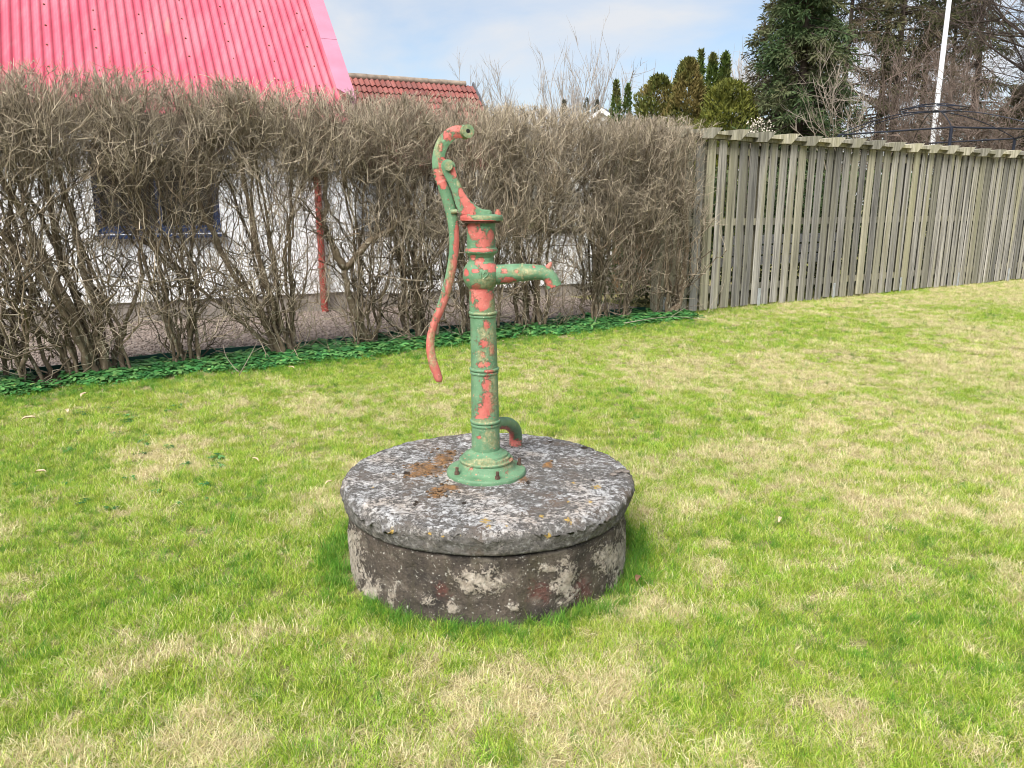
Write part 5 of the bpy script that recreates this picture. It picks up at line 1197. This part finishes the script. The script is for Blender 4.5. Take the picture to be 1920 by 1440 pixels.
bare_tree('largest of the distant bare trees, fan shaped, above the hedge behind the spout', 1072, 62, 124, 18, 3.8, MAT['greytwig'], group='distant bare trees', tr=0.055, lev=(110, 330, 800), lens=((1.2, 3.2), (0.6, 1.6), (0.3, 0.9)), r=(0.026, 0.016, 0.011), upw=0.5, spread=0.22)
bare_tree('low distant bare tree nearest the tiled house gable', 925, 60, 172, 12, 3.2, MAT['greytwig'], group='distant bare trees', tr=0.05, lev=(60, 260, 700), lens=((1.0, 2.3), (0.6, 1.4), (0.3, 0.9)), r=(0.024, 0.015, 0.011), upw=0.4, spread=0.3)
bare_tree('low distant bare tree between tiled house and the fan shaped tree', 985, 60, 172, 12, 3.2, MAT['greytwig'], group='distant bare trees', tr=0.05, lev=(60, 260, 700), lens=((1.0, 2.3), (0.6, 1.4), (0.3, 0.9)), r=(0.024, 0.015, 0.011), upw=0.4, spread=0.3)
bare_tree('distant bare tree at the right of the fan shaped tree', 1105, 64, 152, 10, 2.8, MAT['greytwig'], group='distant bare trees', tr=0.05, lev=(50, 260, 700), lens=((1.0, 2.5), (0.6, 1.6), (0.3, 0.9)), r=(0.03, 0.018, 0.012), upw=0.9)
bare_tree('scraggly bare tree between the narrow thujas and the olive conifers', 1205, 44, 142, 4, 2.0, MAT['greytwig'], tr=0.07, lev=(24, 120, 300), lens=((1.0, 2.2), (0.6, 1.4), (0.3, 0.8)), r=(0.03, 0.018, 0.012), upw=0.3, spread=0.6)
bare_tree('thin bare tree in the gap between thuja pair and dark fir', 1390, 48, 112, 5, 1.8, MAT['greytwig'], tr=0.07, lev=(30, 200, 800), lens=((1.0, 2.2), (0.6, 1.4), (0.3, 0.8)), r=(0.03, 0.016, 0.011), upw=0.5, spread=0.5)
bare_tree('reddish bare bush tangled below the paired spruce trunks, behind the gazebo', 1665, 26, 120, 12, 2.4, MAT['redtwig'], 'bare_bush', cat='bush', tr=0.035, lev=(80, 560, 2300), lens=((0.7, 1.8), (0.4, 1.0), (0.2, 0.5)), r=(0.016, 0.009, 0.006), upw=0.3, spread=0.55)
bare_tree('pale branched bare shrub leaning out right of the dark fir', 1580, 23.5, 140, 6, 1.8, MAT['greytree'], 'bare_bush', cat='bush', tr=0.03, lev=(30, 160, 500), lens=((0.6, 1.6), (0.4, 0.9), (0.2, 0.5)), r=(0.013, 0.008, 0.005), upw=0.3, spread=0.55)
bare_tree('spreading bare tree whose long arms reach in from the right edge', 2060, 24, -110, 9, 3.2, MAT['pinebark'], 'bare_tree', tr=0.10, lev=(90, 700, 3000), lens=((1.2, 3.2), (0.6, 1.6), (0.3, 0.8)), r=(0.028, 0.013, 0.007), upw=0.05, spread=0.45, lean=(-1.4, 0), droop=0.12)
bare_tree('reddish bare bush behind the right part of the fence, right of the flagpole', 1850, 22, 175, 14, 2.6, MAT['redtwig'], 'bare_bush', cat='bush', tr=0.035, lev=(100, 800, 3400), lens=((0.7, 1.8), (0.4, 1.0), (0.2, 0.5)), r=(0.016, 0.009, 0.006), upw=0.15, spread=0.6)
conifer('spruce_tree', 'dark brownish low spruce at the right edge behind the bare bush', 1905, 27, 5.6, 2.0, 200, 60, SPR, None, 0.3, 0.3, 0.7, 0.15, (0.12, 0.3), 0.06)

# ------------------------------------------------------------------ dried plant above the fence start, small things on the lawn
q = at_depth(1418, 252, 13.0); q[2] = 0
dpn = thing('dried_plant', q, 'dry pale seed heads of a dead plant poking over the fence near its left end', 'plant')
st = MB(); hd_ = MB()
for k in range(46):
    top = at_depth(random.gauss(1418, 17), random.uniform(226, 262), 13.0+random.uniform(-.2, .2)); b0 = q+np.array([random.gauss(0, .06), random.gauss(0, .06), 0])
    mid = (b0+top)/2+np.array([random.gauss(0, .05), random.gauss(0, .05), 0.2])
    st.tube(resample([b0, mid, top], 6), 0.0035, 3)
    for j in range(3):
        c = top+np.array([random.gauss(0, .03), random.gauss(0, .03), random.gauss(0, .03)]); hd_.cyl(c, c+np.array([random.gauss(0, .012), random.gauss(0, .012), 0.016]), 0.010, 5, 0.006)
st.build('stalks', MAT['twig'], dpn)['kind'] = 'stuff'
hd_.build('seed_heads', m_plain('pale_seed', (0.55, 0.50, 0.42), 0.9, 0.3, 30), dpn)['kind'] = 'stuff'
LEAF = m_plain('dead_leaf', (0.50, 0.38, 0.25), 0.8, 0.3, 40)
def dead_leaf(px, py, L, ang, label, lift=0.035, wr=0.45):
    p = on_ground(px, py, lift); b = MB(); m = 7
    d_ = np.array([math.cos(ang), math.sin(ang), 0.0]); sd = np.array([-d_[1], d_[0], 0]); V = []; F = []
    for i in range(m):
        t = i/(m-1); w_ = L*wr*math.sin(math.pi*min(1, t*0.94+0.05))**0.8/2; z = 0.18*L*math.sin(t*3)+0.05*L*math.sin(t*9)
        c_ = d_*(t-0.5)*L+np.array([0, 0, z]); V += [c_-sd*w_+np.array([0, 0, w_*0.5]), c_, c_+sd*w_+np.array([0, 0, w_*0.5])]
        if i: k = (i-1)*3; F += [(k, k+1, k+4, k+3), (k+1, k+2, k+5, k+4)]
    F2 = F+[tuple(i+len(V) for i in f[::-1]) for f in F]; V2 = V+[v-np.array([0, 0, 0.0012]) for v in V]
    o = mk('dead_leaf', np.array(V2), F2, LEAF, None, True); o.location = tuple(p); return tag(o, label, 'leaf', 'dead leaves lying on the lawn')
dead_leaf(1462, 975, 0.055, 1.1, 'pale straw coloured leaf upright on the lawn right of the well', 0.04, 0.3)
dead_leaf(54, 787, 0.09, 0.6, 'curled brown leaf on the lawn near the left edge', 0.05, 0.5)
dead_leaf(126, 771, 0.06, 2.2, 'small pale leaf on the lawn close to the ground elder at far left', 0.05)
dead_leaf(158, 741, 0.08, 1.4, 'pale beige leaf standing in grass below the thick shrub clump', 0.06, 0.4)
dead_leaf(76, 886, 0.06, 0.2, 'tiny tan leaf in the green patch at the left edge', 0.045)
dead_leaf(617, 905, 0.05, 0.9, 'pale slender leaf on the grass just left of the well lid', 0.05, 0.3)
dead_leaf(1196, 1085, 0.045, 1.2, 'rusty brown leaf in the long grass right of the well ring', 0.05, 0.5).data.materials[0] = m_plain('rusty_leaf', (0.15, 0.085, 0.045), 0.8, 0.3, 40)
dead_leaf(478, 862, 0.06, 2.6, 'thin straw leaf on the lawn left of the well, upright', 0.045, 0.25)
dead_leaf(545, 690, 0.07, 2.9, 'small brown leaf at the elder edge below the two stout trunks', 0.06, 0.4)
b = MB(); ctr = [on_ground(1170, 606, .10), on_ground(1225, 597, .13), on_ground(1270, 594, .10), on_ground(1318, 599, .06)]
b.tube(resample(ctr, 14), np.linspace(.005, .0025, 14), 6); b.tube(resample([on_ground(1258, 594, .11), on_ground(1275, 583, .16), on_ground(1290, 574, .22)], 6), np.linspace(.0035, .002, 6), 5)
tag(b.build('fallen_twig', MAT['greytree'], None, True), 'pale bare twig lying on the ground elder at the fence corner', 'twig')
for (pts, lb) in (([(418, 646), (424, 668), (440, 690), (448, 697)], 'long pale dry stalk arching down onto the elder below the window'), ([(482, 642), (464, 676), (448, 704)], 'straight pale dry stalk leaning in the elder between thick clump and stout trunks'), ([(1138, 548), (1124, 582), (1112, 612)], 'pale dry cane leaning at the right end of the white wall')):
    n_ = len(pts); P_ = np.array([on_ground(*pts[-1], 0.03)*(1-k/(n_-1))*0 + at_depth(x, y, on_ground(*pts[-1], 0.03)[1]+0.02*k) for k, (x, y) in enumerate(pts[::-1])])
    b = MB(); b.tube(resample(P_, 10), np.linspace(.0045, .0025, 10), 5); tag(b.build('dry_stalk', MAT['greytree'], None, True), lb, 'stalk')
p = on_ground(771, 642, 0.03); bm = bmesh.new(); bmesh.ops.create_icosphere(bm, subdivisions=3, radius=0.06)
for v in bm.verts: v.co = Vector((v.co.x*1.3, v.co.y*0.8, v.co.z*0.55))*(1+0.12*fbm(v.co.x*20, v.co.y*20, v.co.z*20))
me = bpy.data.meshes.new('stone'); bm.to_mesh(me); bm.free(); me.materials.append(MAT['stone']); o = bpy.data.objects.new('stone', me); COL.objects.link(o); o.location = tuple(p); tag(o, 'small pale stone at the foot of the hedge left of the pump', 'stone')
# moss cushions and grit on the lid
MOSS = m_plain('dry_moss', (0.155, 0.095, 0.05), 0.95, 0.55, 70, 0.6)
mb_v, mb_f = [], []; nn0 = 0
for (cx, cy, sx, sy, k) in ((800, 880, 26, 9, 26), (828, 860, 18, 10, 18), (818, 925, 12, 8, 14), (845, 915, 18, 5, 10), (775, 888, 8, 4, 6), (845, 850, 9, 5, 7), (1027, 873, 6, 4, 3), (984, 902, 8, 4, 3)):
    for _ in range(k):
        p = on_ground(random.gauss(cx, sx), random.gauss(cy, sy), LID_Z)
        if np.hypot(p[0]-base[0], p[1]-base[1]) < 0.172: continue
        bm = bmesh.new(); r_s = random.uniform(0.003, 0.0085); bmesh.ops.create_icosphere(bm, subdivisions=2, radius=r_s)
        V = np.array([[v.co.x*random.uniform(.8, 1.3), v.co.y*random.uniform(.8, 1.3), v.co.z*0.5] for v in bm.verts])*random.uniform(.8, 1.2); F = [[v.index for v in f.verts] for f in bm.faces]; bm.free()
        mb_v.append(V+np.array([p[0], p[1], LID_Z+0.003])); mb_f += [[i+nn0 for i in f] for f in F]; nn0 += len(V)
o = mk('moss', np.concatenate(mb_v)-np.array([base[0], base[1], LID_Z]), mb_f, MOSS, None, True); o.location = (base[0], base[1], LID_Z); o['kind'] = 'stuff'
LIDSTONE = m_plain('lid_pebble', (0.15, 0.13, 0.115), 0.95, 0.4, 50, 0.5)
for (px, py, r_, lb) in ((1150, 889, .014, 'front pebble of the cluster embedded at the right rim of the well lid'), (1158, 884, .012, 'rear left pebble of the cluster embedded at the right rim of the well lid'), (1166, 882, .013, 'middle pebble at the right rim of the well lid'), (1174, 884, .014, 'pebble nearest the edge at the right rim of the well lid')):
    p = on_ground(px, py, LID_Z+0.004); bm = bmesh.new(); bmesh.ops.create_icosphere(bm, subdivisions=2, radius=r_)
    for v in bm.verts: v.co = Vector((v.co.x*1.25, v.co.y, v.co.z*0.5))*(1+0.15*fbm(v.co.x*90, v.co.y*90, v.co.z*90+px))
    me = bpy.data.meshes.new('pebble'); bm.to_mesh(me); bm.free(); me.materials.append(LIDSTONE); o = bpy.data.objects.new('pebble', me); COL.objects.link(o); o.parent = lid; o.location = tuple(p-root_loc(lid))

# evergreen foliage added behind the fence to turn the slat gaps dark
eh = thing('gap_darkening_hedge', fpt(5.0, -1.7), 'dark evergreen hedge added behind the fence to darken gaps between its slats', 'hedge')
nn = 26000; sv = rng.uniform(-0.1, 11.5, nn); wv = -1.12+rng.uniform(-.42, .42, nn); zv = rng.uniform(0.03, 2.0, nn)+0.12*(fbm2(sv*2, wv*0, 4)-0.5)
Cc = FP[None]+u_f*sv[:, None]+n_f*wv[:, None]; Cc[:, 2] = zv
sprays(Cc, rng.normal(0, 1, (nn, 3))+np.array([0, 0, .4]), rng.uniform(.06, .14, nn), rng.uniform(.03, .06, nn), 'foliage', FIR, eh)['kind'] = 'stuff'
for q in np.arange(0.3, 11.4, 0.8): MB().tube([fpt(q, -1.12, -.05), fpt(q+.05, -1.10, .9), fpt(q+.1, -1.14, 1.7)], [.03, .022, .01], 6).build('trunk', MAT['pinebark'], eh, True)
